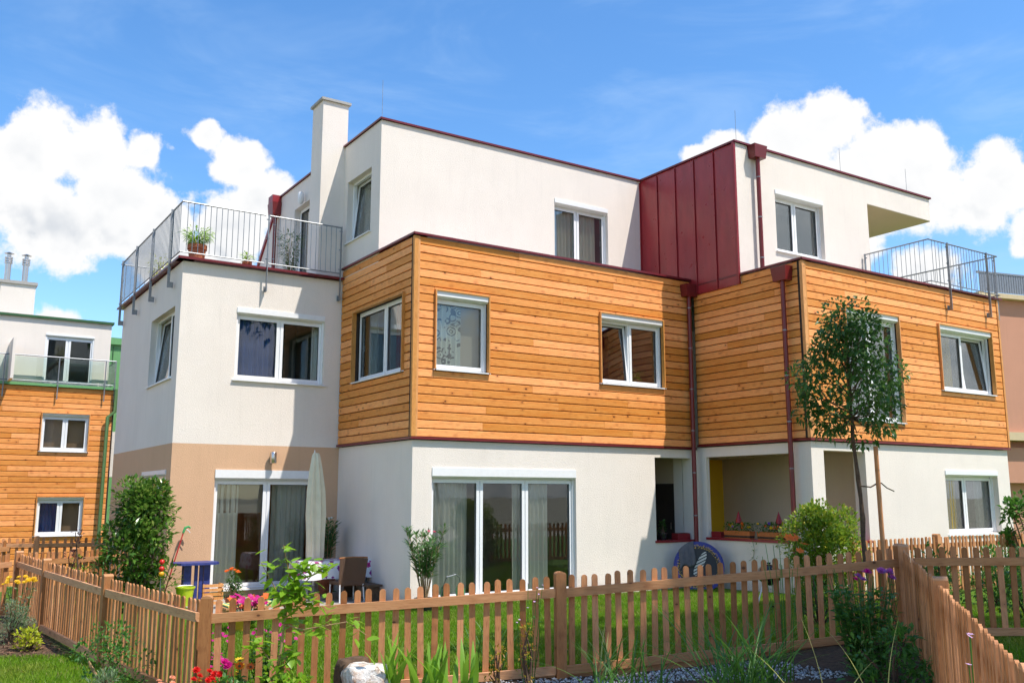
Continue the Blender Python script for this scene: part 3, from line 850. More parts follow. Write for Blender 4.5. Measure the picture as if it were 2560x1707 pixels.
# ------------------------------------------------------------------ right house: red panel penthouse, loggia
h3 = thing('terraced_house', 'right house with larch cladding, red metal penthouse wall and loggia', 'house', (XB, YB, -.2))
fB, fBs = frY(YB), frX(XB)
gb, gbs = frY(YB + 0.05), frX(XB + 0.05)
oBs = (-15.28, -12.78, 0.80, 2.58)
oB = (15.68, 17.02, 0.80, 2.63)
wg = (19.87, 22.03, 0.86, 2.29)
wall('ground_floor_wall', 'white', h3, gb, XB + 0.05, XR - 0.05, -0.6, 2.80, 0.3, [oB, wg])
wall('ground_floor_wall', 'white', h3, gbs, -YA - 0.049, -YB - 0.352, -0.7, 2.80, 0.1, [oBs])
window(h3, gb, *wg, cuts=(0.46,), depth=0.18, box=0.15, room='room', curtains=((0.06, 0.34, 'yellowcurtain', -0.08), (0.8, 0.98, 'curtaing', 0.1)), sill=False)
MB(gb).box(19.83, 22.07, 0.81, 0.855, -0.3, 0.03).build('sill', 'alu', h3)
MB().box(17.60, 17.75, YB + 0.402, 17.2, -0.2, 2.8).build('loggia_wall', 'beige', h3)
MB().box(XB + .352, 17.6, 17.0, 17.15, -0.2, 2.8).build('loggia_wall', 'yellow', h3)
MB().box(XB + 0.402, 17.6, YB + 0.402, 17.0, 2.66, 2.8).build('loggia_ceiling', 'soffit', h3)
MB().box(XB + 0.402, 17.6, YB + 0.402, 17.0, -0.2, -0.1).build('loggia_floor', 'slab', h3)
MB(gbs).box(-15.33, -12.73, 0.752, 0.803, -0.32, 0.03).build('ledge', 'red', h3)
MB(gb).box(15.64, 17.06, 0.752, 0.803, -0.32, 0.03).build('ledge', 'red', h3)
for a, b in ((-15.25, -14.95),):
    MB(gbs).box(a, b, 0.804, 0.93, -0.2, -0.06).build('ledge_upstand', 'red', h3)
wt_ = (16.55, 18.40, 3.30, 5.66)
wr = (19.96, 22.14, 4.13, 5.66)
cladding(h3, fB, XB, XR, 2.87, 6.55, 23, [wt_, wr], corner=(0.12, 0.06))
cladding(h3, fBs, -YA + 0.012, -YB - 0.051, 2.87, 6.55, 23, [], rot=R(-90), corner=(0.05, 0.07))
MB().box(XB - 0.012, XB + 0.075, YB - 0.012, YB + 0.06, 2.875, 6.54).build('corner_board', 'casing', h3)
MB().box(XB + 0.077, XB + 0.118, YB - 0.006, YB + 0.02, 2.875, 6.54).build('corner_board', 'casing', h3)
MB().box(XR - 0.058, XR + 0.01, YB - 0.012, YB + 0.06, 2.875, 6.54).build('corner_board', 'casing', h3)
wall('inner_wall', 'backing', h3, inner(fB), XB + 0.13, XR - 0.1, 2.82, 6.4, 0.2, [wt_, wr])
wall('inner_wall', 'backing', h3, inner(fBs), -YA, -YB - 0.32, 2.82, 6.4, 0.2)
window(h3, fB, *wt_, cuts=(0.5,), depth=0.13, box=0.15, casing=True, room='roomg', label='tall two pane window half hidden behind the small tree')
window(h3, fB, *wr, cuts=(0.5,), depth=0.13, box=0.15, casing=True, room='room', tilt=(1,), curtains=((0.05, 0.36, 'yellowcurtain', -0.02),), label='two pane window with its right sash tilted open')
MB().box(XB - 0.02, XR + 0.02, YB - 0.02, YB + 0.046, 2.822, 2.864).build('drip_trim', 'pipered', h3)
MB().box(XB - 0.02, XB + 0.046, YB + 0.05, YA - 0.04, 2.822, 2.864).build('drip_trim', 'pipered', h3)
coping(h3, [(XB + 0.12, YA - 0.1, ZW2), (XB + 0.12, YB + 0.12, ZW2), (XR, YB + 0.12, ZW2)], 0.32, 0.035)
MB().box(XB + 0.16, XR - 0.01, YB + 0.33, 21.0, 6.15, 6.35).build('terrace_floor', 'slab', h3)
MB().box(XR - 0.3, XR - 0.002, YB + 0.402, 21.0, -0.6, 6.15).build('side_wall', 'white', h3)
MB().box(17.76, XR - 0.3, 16.0, 21.0, -0.6, 6.15).build('rear_block', 'white', h3)
# penthouse
fQ, fQs = frY(YP2), frX(15.22)
wq = (16.51, 18.22, 7.31, 8.78)
XE = 19.98
wall('penthouse_wall', 'white', h3, fQ, 15.24, XE, 6.35, 9.05, 0.3, [wq])
MB().box(15.24, 22.72, YP2, YP2 + 0.3, 9.05, 9.66).build('roof_band', 'white', h3)
MB().box(XE - 0.3, XE, YP2 + 0.301, 19.5, 6.35, 9.05).build('penthouse_wall', 'white', h3)
MB().box(15.54, 22.72, YP2 + 0.301, 19.5, 9.05, 9.60).build('roof_slab', 'soffit', h3)
MB().box(XE - 0.29, 22.71, YP2 + 0.01, 19.4, 9.03, 9.049).build('soffit', 'soffit', h3)
window(h3, fQ, *wq, cuts=(0.47,), depth=0.16, box=0.15, room='roomg', label='penthouse window right of the red downpipe')
wall('red_wall', 'redsheet', h3, fQs, -YP1 + 0.005, -YP2 - 0.302, 6.35, 9.66, 0.28)
pw = (YP1 - YP2) / 5
for i in range(6):
    y = YP1 - 0.012 - i * (pw - 0.004)
    if i < 5:
        MB(fQs).box(-y + 0.02, -y + pw - 0.026, 6.36, 9.60, 0.001, 0.008 + 0.003 * (i % 2)).build('sheet_panel', 'redsheet', h3)
    MB(fQs).box(-y - 0.014, -y + 0.008, 6.36, 9.62, 0.001, 0.04).build('standing_seam', 'redsheet', h3)
MB(fQs).box(-YP2 - 0.305, -YP2 + 0.012, 6.35, 9.655, -0.018, -0.001).build('red_return', 'red', h3)
MB(fQs).box(-YP2 - 0.05, -YP2 + 0.02, 6.35, 9.66, 0.009, 0.045).build('edge_trim', 'red', h3)
coping(h3, [(15.34, YP1 + 0.1, ZP), (15.34, YP2 + 0.12, ZP), (22.60, YP2 + 0.12, ZP), (22.60, 19.4, ZP)], 0.32, 0.035)
downpipe(h3, (15.84, YP2, 9.66), 6.4, (0, -1), (0.42, 0.30, 0.24), 0.12)
downpipe(h3, (XB - 0.0, 12.72, 6.46), -0.25, (-1, 0), (0.40, 0.30, 0.24), 0.11)
for (x, y) in ((15.4, YP2 + .1), (19.4, YP2 + .3), (22.2, YP2 + .3)):
    rod(h3, x, y, ZP, 0.8)
railing(h3, [((19.70, YP2 - 0.06), (19.70, YB - .08), [0.0], (-1, 0)), ((19.70, YB - .08), (20.36, YB - .08), [], (0, -1)), ((20.43, YB - .08), (22.10, YB - .08), [-0.015, 0.985], (0, -1)),
             ((22.14, YB - .08), (22.62, YB - .08), [], (0, -1)), ((22.62, YB - .08), (22.62, 15.2), [0.03, 0.34], (1, 0)), ((22.62, 15.25), (22.62, 19.0), [0.02], (1, 0))], 6.66, 7.66, 0.62)

# ------------------------------------------------------------------ house far on the left
YF, XF = 30.92, 5.42
h4 = thing('apartment_house', 'house behind the left fences with larch front, glass railing and green trims', 'house', (XF, YF, -1.0))
fF = frY(YF)
wf = [(3.42, 4.72, 3.05, 4.17), (3.47, 4.73, 0.56, 1.68)]
cladding(h4, fF, -0.5, XF, -0.9, 4.98, 37, wf, seg=(1.6, 3.6), corner=(0, 0.05))
wall('inner_wall', 'backing', h4, inner(fF), -0.5, XF - 0.1, -0.95, 4.9, 0.2, wf)
for q, cu in zip(wf, ((), ((0.04, 0.47, 'skyreflection', 0.05),))):  # lower window, left pane: blue sheet painted as reflected sky
    window(h4, fF, *q, cuts=(0.5,), depth=0.08, box=0.1, casing=True, room='roomg', curtains=cu)
MB().box(-0.5, XF, YF + 0.35, YF + 9, -1.1, 4.95).build('rear_block', 'tan', h4)
MB().box(-0.5, XF + 0.04, YF - 0.06, YF + 2, 4.981, 5.06).build('terrace_edge', 'green', h4)
df = (3.36, 4.74, 5.10, 6.64)
wall('penthouse_wall', 'white', h4, frY(YF + 0.25), -0.5, 5.22, 5.06, 7.08, 0.3, [df])
MB().box(4.9, 5.22, YF + 0.552, YF + 8, 5.06, 7.08).build('penthouse_wall', 'white', h4)
MB().box(-0.5, 5.2, YF + 0.56, YF + 8, 6.9, 7.0).build('flat_roof', 'slab', h4)
window(h4, frY(YF + 0.25), *df, cuts=(0.47,), depth=0.06, box=0.11, room='roomg', sill=False, name='terrace_door', door=True)
MB().box(-0.6, 5.28, YF + 0.17, YF + 0.62, 7.081, 7.15).build('coping', 'greend', h4)
MB().box(2.40, 2.48, YF - 0.95, YF + 0.248, 5.06, 6.25).build('screen_wall', 'white', h4)
MB().box(2.10, 3.08, YF + 1.4, YF + 2.6, 7.0, 8.30).build('chimney', 'white', h4)
cc = MB().box(2.05, 3.13, YF + 1.35, YF + 2.65, 8.301, 8.40).build('chimney_cap', 'slab', h4)
for xx in (2.30, 2.80):
    p = [(0.09, 8.40), (0.09, 9.05), (0.12, 9.06), (0.12, 9.10), (0.09, 9.11), (0.12, 9.14), (0.12, 9.18), (0.09, 9.19), (0.12, 9.22), (0.12, 9.26), (0.06, 9.28), (0.06, 9.36), (0.15, 9.38), (0.03, 9.43)]
    MB().lathe(p, xx, YF + 2.0, 16).build('flue_pipe', 'inox', cc)
gr = MB()
gr.tube([(-0.5, YF - .04, 5.88), (5.38, YF - .04, 5.88)], 0.02, 8).tube([(-0.5, YF - .04, 5.12), (5.38, YF - .04, 5.12)], 0.015, 8).tube([(5.38, YF - .04, 5.88), (5.38, YF + 1.6, 5.88)], 0.02, 8)
gr = gr.build('railing', 'steel', h4)
for xx in (0.9, 2.3, 3.76, 5.08, 5.37):
    MB().box(xx - 0.015, xx + 0.015, YF - 0.09, YF - 0.055, 4.6, 5.88).build('post', 'steel', gr)
for a, b in ((-0.4, 0.86), (0.94, 2.26), (2.34, 3.72), (3.80, 5.04), (5.12, 5.35)):
    MB().box(a, b, YF - 0.045, YF - 0.035, 5.16, 5.84).build('glass_panel', 'glassrail', gr)
MB().box(5.375, 5.385, YF, YF + 1.5, 5.16, 5.84).build('glass_panel', 'glassrail', gr)
MB().box(5.25, 7.4, YF + 2.2, YF + 2.4, -1.0, 6.75).build('green_panel_wall', 'green', h4)
for i in range(5):
    MB().box(5.30 + i * 0.33, 5.32 + i * 0.33, YF + 2.17, YF + 2.199, 0, 6.7).build('standing_seam', 'greend', h4)
MB().box(5.2, 7.5, YF + 2.1, YF + 2.6, 6.751, 6.98).build('green_gutter', 'green', h4)
MB().tube([(5.42, YF - .1, 5.0), (5.42, YF - .1, 4.3), (5.22, YF - .14, 4.12), (5.20, YF - .14, -0.9)], 0.055, 10).build('downpipe', 'gpipe', h4)
MB().box(5.44, 5.85, YF + .2, YF + .9, 2.3, 3.7).build('side_box', 'white', h4)

# ------------------------------------------------------------------ salmon building behind on the right
h5 = thing('apartment_block', 'salmon rendered building behind the right end of the larch house', 'building', (34, 19, -.3))
rot5 = R(-14)
def t5(a, b, c):
    return (33.4 + a * math.cos(rot5) - b * math.sin(rot5), 18.9 + a * math.sin(rot5) + b * math.cos(rot5), c)
MB(t5).box(0, 14, 0, 9, 4.05, 9.1).build('wall', 'salmon', h5)
MB(t5).box(-0.15, 14.2, -0.25, 9, 9.101, 9.28).build('cornice', 'soffit', h5)
MB(t5).box(-0.1, 14.1, -0.2, 9, 3.75, 4.049).build('string_course', 'soffit', h5)
MB(t5).box(0.3, 14, 0.5, 9, -0.5, 3.749).build('wall', 'salmon', h5)
MB(t5).box(0.2, 14, 0.1, 0.45, 2.2, 3.5).build('balcony_front', 'salmon', h5)
for i in range(26):
    MB(t5).box(0.1 + i * 0.12, 0.19 + i * 0.12, -0.1, -0.06, 9.35, 10.05).build('railing_slat', 'steel', h5)
MB(t5).box(0, 3.3, -0.12, -0.03, 10.051, 10.12).build('railing_top', 'steel', h5)

# ------------------------------------------------------------------ picket fences
def picket_mesh(h, w=0.064, t=0.018):
    n = 7
    prof = [(-w / 2, 0), (w / 2, 0)] + [(w / 2 * math.cos(math.pi * k / n), h - w / 2 + w / 2 * math.sin(math.pi * k / n)) for k in range(n + 1)]
    m = MB(lambda a, b, c: (a, c, b))
    m.prism(prof, -t / 2, t / 2)
    return m.mesh('picket', False)
PK = {}
def fence(label, pts, side=1, pitch=0.132, H=1.05, group='picket fences between the gardens', mat='picket', rmat='rail', posts=None, board=False):
    """pts: (x, y, z of the picket tops) at every post; rails stand on the side given"""
    t = thing('picket_fence', label, 'fence', (pts[0][0], pts[0][1], pts[0][2] - H), group)
    posts = posts if posts is not None else range(len(pts))
    key = (H, mat)
    if key not in PK:
        me = picket_mesh(H - 0.10)
        me.materials.append(M[mat])
        PK[key] = me
    me = PK[key]
    for i, p in enumerate(pts):
        if i not in posts:
            continue
        x, y, z = p
        q = pts[i + 1] if i + 1 < len(pts) else pts[i - 1]
        ang = math.atan2(q[1] - y, q[0] - x)
        ca, sa = math.cos(ang), math.sin(ang)
        tf = lambda a, b, c, x=x, y=y, ca=ca, sa=sa: (x + a * ca - b * sa, y + a * sa + b * ca, c)
        e = 0.055
        m = MB(tf)
        m.box(-e, e, -e, e, z - H - 0.15, z + 0.0)
        pst = m.build('post', mat, t, False)
        m = MB(tf)
        k = 8
        prof = [(e * math.cos(math.pi * j / k), z + 0.001 + 0.028 * math.sin(math.pi * j / k)) for j in range(k + 1)]
        m2 = MB(lambda a, b, c, tf=tf: tf(a, c, b))
        m2.prism(prof, -e, e)
        m2.build('post_cap', rmat, pst, False)
    for i in range(len(pts) - 1):
        p, q = Vector(pts[i]), Vector(pts[i + 1])
        d = q - p
        L = math.hypot(d.x, d.y)
        u = Vector((d.x / L, d.y / L, 0))
        nrm = Vector((u.y, -u.x, 0)) * side
        n = max(2, round((L - 0.12) / pitch))
        ang = math.atan2(u.y, u.x)
        for k in range(n):
            s = 0.06 + (L - 0.12) * (k + 0.5) / n
            c = p + u * s
            z = p.z + d.z * s / L
            o = bpy.data.objects.new('picket', me)
            o.location = (c.x - nrm.x * 0.012, c.y - nrm.y * 0.012, z - H + 0.10 - 0.02 + rnd.uniform(-.011, .009))
            o.rotation_euler = (rnd.uniform(-.012, .012), rnd.uniform(-.018, .018), ang + rnd.uniform(-.06, .06))
            link(o, t)
        for top, hh in ((-0.145, 0.090), (-0.93, 0.085)):
            m = MB()
            vs = []
            for s, zz in ((0.056, p.z), (L - 0.056, q.z)):
                for b in (0.0, 0.042):
                    for hz in (0, -hh):
                        c = p + u * s + nrm * (b + 0.001)
                        vs.append((c.x, c.y, zz + top + hz))
            m.add(vs, [(0, 1, 3, 2), (4, 6, 7, 5), (0, 4, 5, 1), (2, 3, 7, 6), (0, 2, 6, 4), (1, 5, 7, 3)])
            m.build('rail', rmat, t, False)
        if board:
            m = MB()
            vs = []
            for s, zz in ((0.056, p.z), (L - 0.056, q.z)):
                for b in (-0.045, -0.022):
                    for hz in (-1.02, -1.22):
                        c = p + u * s + nrm * b
                        vs.append((c.x, c.y, zz + hz))
            m.add(vs, [(0, 1, 3, 2), (4, 6, 7, 5), (0, 4, 5, 1), (2, 3, 7, 6), (0, 2, 6, 4), (1, 5, 7, 3)])
            m.build('gravel_board', rmat, t, False)
    return t
CF = (2.67, 9.60, 0.70)
CR = (9.85, 6.75, 1.13)
fence('long front picket fence across the lawn with rails towards the viewer', [CF, (5.97, 8.17, 0.885), CR], 1, 0.132, board=True)
fence('picket fence running back along the left lawn past the laurel', [(2.66, 9.72, 0.695), (2.26, 12.53, 0.73), (1.98, 15.84, 0.75), (1.84, 18.2, 0.755)], -1, 0.125, posts=(1, 2, 3))
fence('picket fence running towards the viewer at the right edge', [(9.78, 6.66, 1.125), (7.0, 4.46, 1.045), (4.0, 2.15, 0.99)], -1, 0.13)
fence('picket fence in the shade behind the right corner of the front fence', [(9.93, 6.70, 1.14), (12.3, 4.9, 1.17)], 1, 0.13, posts=(1,))
fence('sunlit picket fence standing before the ground floor window on the right', [(13.3, 10.0, 1.00), (16.0, 10.2, 1.0), (18.9, 10.38, 0.985), (21.5, 10.5, 0.98)], -1, 0.13)
fence('low fence of pale pickets behind the laurel on the left', [(1.95, 18.3, 0.76), (2.85, 19.0, 0.74), (4.1, 19.9, 0.72)], 1, 0.13, posts=(1,))
fence('dark brown picket fence in front of the far left larch house', [(1.2, 25.4, 0.76), (2.87, 25.0, 0.75), (4.5, 24.6, 0.74)], 1, 0.15, mat='picket', posts=(1,))
fence('picket fence leaving the frame on the left behind the yellow flowers', [(1.78, 18.25, 0.75), (0.2, 17.7, 0.68)], -1, 0.13, posts=())
fence('far row of pickets at the left edge below the larch house', [(0.4, 20.6, 0.80), (2.0, 21.4, 0.86)], 1, 0.13, posts=())

# ------------------------------------------------------------------ turf
def blades(name, label, regions, dens, hmin, hmax, mat, w=0.006):
    P = []
    for fn, (x0, x1, y0, y1) in regions:
        n = int((x1 - x0) * (y1 - y0) * dens)
        x, y = nr.uniform(x0, x1, n), nr.uniform(y0, y1, n)
        k = fn(x, y)
        P.append(np.stack([x[k], y[k]], 1))
    P = np.concatenate(P)
    n = len(P)
    z = zg(P[:, 0], P[:, 1])
    h = nr.uniform(hmin, hmax, n)
    an = nr.uniform(0, 2 * np.pi, n)
    ln = nr.normal(0, 0.35, (n, 2)) * h[:, None]
    sx, sy = np.cos(an) * w, np.sin(an) * w
    V = np.zeros((n, 3, 3))
    V[:, 0] = np.stack([P[:, 0] - sx, P[:, 1] - sy, z - 0.004], 1)
    V[:, 1] = np.stack([P[:, 0] + sx, P[:, 1] + sy, z - 0.004], 1)
    V[:, 2] = np.stack([P[:, 0] + ln[:, 0], P[:, 1] + ln[:, 1], z + h], 1)
    o = npmesh(name, V.reshape(-1, 3), np.arange(3 * n).reshape(-1, 3), mat)
    return tag(o, label, 'grass', None, 'stuff')
def line_d(x, y):
    return (x - 2.67) * 0.369 + (y - 9.60) * 0.929
inlawn = lambda x, y: (line_d(x, y) > 0.25) & ~((x < 8.1) & (y > 15.85)) & ~((y > 15.25) & (x > 7.9)) & ~((x > 15.2) & (y > 12.2)) & (x > 2.7 - (y - 9.6) * .1 + .3)
leftl = lambda x, y: (-0.6 * x - y > -14.7) & (x < 2.55 - (y - 9.6) * 0.12)
blades('lawn_grass', 'short bright green lawn grass in the gardens', [(inlawn, (3.2, 15.0, 7.5, 15.4)), (leftl, (0.2, 2.6, 9.0, 14.4)), (lambda x, y: ((x - 9.85) * .62 - (y - 6.75) * .78 > .1), (7.5, 13.0, 3.2, 7.5))], 3000, 0.025, 0.06, 'grass')

# ------------------------------------------------------------------ foliage helpers
def unit(v):
    return v / np.maximum(np.linalg.norm(v, axis=-1, keepdims=True), 1e-9)
def leaf_arrays(P, D, L, Wd, fold=0.12, droop=0.15):
    """pointed folded leaves: 5 points, 4 triangles each"""
    n = len(P)
    D = unit(D)
    up = np.tile(np.array([0, 0, 1.0]), (n, 1)) + nr.normal(0, .25, (n, 3))
    S = unit(np.cross(D, up))
    N = unit(np.cross(S, D))
    L = np.broadcast_to(np.asarray(L, float), (n,))[:, None] * nr.uniform(.7, 1.25, (n, 1))
    Wd = L * (Wd if np.isscalar(Wd) else Wd[:, None])
    tip = P + D * L - np.array([0, 0, 1]) * L * droop
    mid = P + D * L * .5
    a = mid + S * Wd / 2 + N * fold * Wd
    b = mid - S * Wd / 2 + N * fold * Wd
    V = np.stack([P, a, mid, b, tip], 1).reshape(-1, 3)
    k = np.arange(n)[:, None] * 5
    F = np.concatenate([k + np.array([[0, 1, 2]]), k + np.array([[1, 4, 2]]), k + np.array([[0, 2, 3]]), k + np.array([[2, 4, 3]])], 0)
    return V, F
def rand_dirs(n):
    return unit(nr.normal(0, 1, (n, 3)))
def clump_points(c, rad, n, shell=0.55):
    """points spread through uneven clumps; c (k,3), rad (k,)"""
    k = nr.integers(0, len(c), n)
    d = rand_dirs(n)
    r = nr.uniform(shell, 1.0, n) ** 0.6
    return c[k] + d * (rad[k] * r)[:, None], d, k
def foliage(parent, mat, c, rad, n, L, ratio, up=0.35, out=0.9, name='foliage', droop=0.15):
    P, d, k = clump_points(np.asarray(c, float), np.asarray(rad, float), n)
    D = d * out + np.array([0, 0, up]) + nr.normal(0, .45, d.shape)
    V, F = leaf_arrays(P, D, L, ratio, droop=droop)
    return npmesh(name, V, F, mat, parent)
def stems(parent, mat, base, tips, r, name='stem', bend=0.08):
    m = MB()
    b = Vector(base)
    for q in tips:
        q = Vector(q)
        s = b + Vector((rnd.uniform(-.03, .03), rnd.uniform(-.03, .03), 0))
        mid = (s + q) / 2 + Vector((rnd.uniform(-1, 1), rnd.uniform(-1, 1), 0)) * bend * (q - s).length + Vector((0, 0, .1 * (q - s).length))
        m.tube([s, s * .5 + mid * .5, mid, mid * .5 + q * .5, q], [r, r * .9, r * .75, r * .55, r * .3], 5, False)
    return m.build(name, mat, parent)
def shrub(name, label, cat, x, y, rx, ry, h, n, L, ratio, mat, k=14, z=None, low=0.12, group=None, stem='bark', up=0.35, cr=0.33, droop=0.15, seedshape=1.0):
    z0 = float(zg(x, y)) if z is None else z
    t = thing(name, label, cat, (x, y, z0), group)
    c, rr = [], []
    for i in range(k):
        f = nr.uniform(low, 1)
        prof = math.sin(math.pi * min(1, 0.18 + 0.72 * f)) ** 0.7 * seedshape + (1 - seedshape)
        a = nr.uniform(0, 2 * math.pi)
        q = math.sqrt(nr.uniform(0, 1)) * 0.75
        c.append((x + rx * prof * q * math.cos(a), y + ry * prof * q * math.sin(a), z0 + h * f * 0.9))
        rr.append(cr * min(rx, ry) * nr.uniform(.6, 1.25))
    stems(t, stem, (x, y, z0 - .02), c[: min(k, 9)], 0.012 + h * 0.006)
    foliage(t, mat, c, rr, n, L, ratio, up, droop=droop)
    return t
FLM = {}
def flower(parent, x, y, z, r, mat, n=8, tilt=None, centre=None, cup=0.25, layers=1):
    """petalled head; meshes shared between heads of one kind"""
    key = (mat, n, centre, cup, layers)
    if key not in FLM:
        vs, fs = [], []
        for ly in range(layers):
            s = 1 - 0.28 * ly
            for i in range(n):
                a = 2 * math.pi * (i + .5 * ly) / n
                w = math.pi / n * 1.1
                zz = cup * (1 + ly * 1.1)
                k = len(vs)
                vs += [(0, 0, 0.05 * ly), (s * .65 * math.cos(a - w), s * .65 * math.sin(a - w), zz * .7), (s * math.cos(a), s * math.sin(a), zz), (s * .65 * math.cos(a + w), s * .65 * math.sin(a + w), zz * .7)]
                fs.append((k, k + 1, k + 2, k + 3))
        me = bpy.data.meshes.new('flower')
        me.from_pydata(vs, [], fs)
        me.materials.append(M[mat])
        if centre:
            me.materials.append(M[centre])
            k = len(me.vertices)
            b = MB()
            b.v, b.f = list(vs), list(fs)
            b.lathe([(0.27, .06), (0.22, .2), (0.02, .26)], 0, 0, 8)
            me2 = b.mesh('flower', False)
            me2.materials.append(M[mat])
            me2.materials.append(M[centre])
            for i, p in enumerate(me2.polygons):
                p.material_index = 0 if i < len(fs) else 1
            me = me2
        FLM[key] = me
    o = bpy.data.objects.new('flower', FLM[key])
    o.location = (x, y, z)
    o.scale = (r, r, r)
    ti = tilt or (rnd.uniform(0.1, 0.9), 0, rnd.uniform(-1, 1) * .9)
    o.rotation_euler = (ti[0], ti[1], ti[2])
    return link(o, parent)

# ------------------------------------------------------------------ trees
def tree(label, x, y, zt, z1, rx, h, n, L, ratio, mat, trunk_r, k=26, cat='tree', name='tree', lean=(0, 0), fork=None, shell=0.3, cr=0.3):
    z0 = float(zg(x, y))
    t = thing(name, label, cat, (x, y, z0))
    top = Vector((x + lean[0], y + lean[1], z1))
    m = MB()
    pts, rr = [], []
    for i in range(11):
        f = i / 10
        w = 0.010 * math.sin(f * 13) + 0.004 * math.sin(f * 41)
        pts.append((x + lean[0] * f + w, y + lean[1] * f - w, z0 - .1 + (z1 - z0 + .1) * f))
        rr.append(trunk_r * (1 - .45 * f) * (1 + .12 * math.sin(f * 29)))
    m.tube(pts, rr, 10)
    m.build('trunk', 'bark', t)
    c, rad = [], []
    for i in range(k):
        f = (i + .5) / k
        a = i * 2.4 + rnd.uniform(-.4, .4)
        prof = math.sin(math.pi * (0.20 + 0.75 * f)) ** 0.85
        q = rnd.uniform(.35, .95)
        c.append((top.x + rx * prof * q * math.cos(a), top.y + rx * prof * q * math.sin(a), z1 - .1 * h + h * 1.02 * f))
        rad.append(rx * cr * rnd.uniform(.65, 1.2))
    m = MB()
    lead = top + Vector((0, 0, h * .8))
    m.tube([top, top * .5 + lead * .5 + Vector((.02, .03, 0)), lead], [trunk_r * .5, trunk_r * .32, trunk_r * .1], 6, False)
    for q in c:
        q = Vector(q)
        f = max(0.0, min(.75, (q.z - z1) / h - .3))
        s = top + (lead - top) * f
        mid = s * .45 + q * .55 + Vector((0, 0, -.08 * h * (1 if q.z < z1 + .4 * h else 0)))
        m.tube([s, mid, q], [trunk_r * .28, trunk_r * .18, trunk_r * .06], 5, False)
    m.build('limbs', 'bark', t)
    foliage(t, mat, c, rad, n, L, ratio, 0.1, 0.8, 'crown', droop=.3)
    return t
tree('small staked ash tree with dark green crown before the larch wall', 12.32, 8.98, None, 2.88, 0.90, 1.75, 4900, 0.10, 0.52, 'leafdark', 0.045, k=40, lean=(-0.27, -0.05))
st = thing('tree_stake', 'leaning wooden stake tied to the small tree trunk', 'stake', (12.60, 8.9, -.05))
MB().tube([(12.62, 8.92, -.3), (12.32, 8.74, 2.45)], [0.036, 0.033], 10).build('pole', 'picket', st)
MB().tube([(12.13, 8.93, 1.86), (12.25, 8.82, 1.84), (12.40, 8.80, 1.90), (12.42, 8.75, 1.90)], 0.012, 6).build('tie', 'bark', st)
MB().tube([(12.42, 8.75, 1.90), (12.5, 8.72, 1.83), (12.62, 8.68, 1.78)], 0.009, 6).build('tie_end', 'bark', st)
tree('broad garden tree outside the right edge that shades the fence corner', 12.7, 1.3, None, 10.0, 3.5, 6.6, 5200, 0.42, 0.6, 'leafdark', 0.26, k=46, cr=0.42)

# ------------------------------------------------------------------ patio
patio = tag(MB().box(4.55, 7.95, 15.9, 18.765, -0.50, -0.315).build('patio', 'soil'), 'paved patio before the left house', None, None, 'structure')
pm = MB().box(0, 0.486, 0, 0.486, 0, 0.04).mesh('paving_slab', False)
pm.materials.append(M['slab'])
for i in range(7):
    for j in range(6):
        o = bpy.data.objects.new('paving_slab', pm)
        o.location = (4.56 + i * .49 - .0, 15.9 + j * .49, -0.318 + rnd.uniform(0, .004))
        link(o, patio)
kerb = tag(MB().box(7.96, 15.1, 15.22, 15.555, -0.5, -0.262).build('paving_strip', 'slab'), 'pale paving strip along the foot of the middle house', None, None, 'structure')
PZ = -0.276
# folded parasol
pa = thing('parasol', 'folded cream parasol standing by the patio table', 'parasol', (6.98, 17.75, PZ))
m = MB()
prof = [(0.115, .44), (0.16, .52), (0.165, .9), (0.185, 1.35), (0.165, 1.8), (0.12, 2.2), (0.075, 2.5), (0.05, 2.56)]
vs, fs, n = [], [], 36
for j, (r, z) in enumerate(prof):
    for k in range(n):
        a = 2 * math.pi * k / n
        rr = r * (1 + 0.16 * math.sin(8 * a + .6 * j * .3) + .05 * math.sin(3 * a + j))
        vs.append((6.98 + rr * math.cos(a) - .04 * (z - .4) * .6 + .02, 17.75 + rr * math.sin(a), z + .03 * math.sin(8 * a) * (j == 0)))
for j in range(len(prof) - 1):
    for k in range(n):
        fs.append((j * n + k, j * n + (k + 1) % n, (j + 1) * n + (k + 1) % n, (j + 1) * n + k))
fs += [tuple(range(n))[::-1], tuple(range(len(vs) - n, len(vs)))]
m.add(vs, fs)
m.sm = True
m.build('canopy', 'offwhite', pa)
MB().tube([(6.98, 17.75, PZ), (6.98, 17.75, .6)], 0.022, 10).tube([(6.92, 17.75, 2.5), (6.915, 17.75, 2.62)], [.02, .008], 8).build('pole', 'alu', pa)
MB().lathe([(0.26, PZ), (0.26, PZ + .05), (0.08, PZ + .08), (0.03, PZ + .25)], 6.98, 17.75, 20).build('base', 'slab', pa)
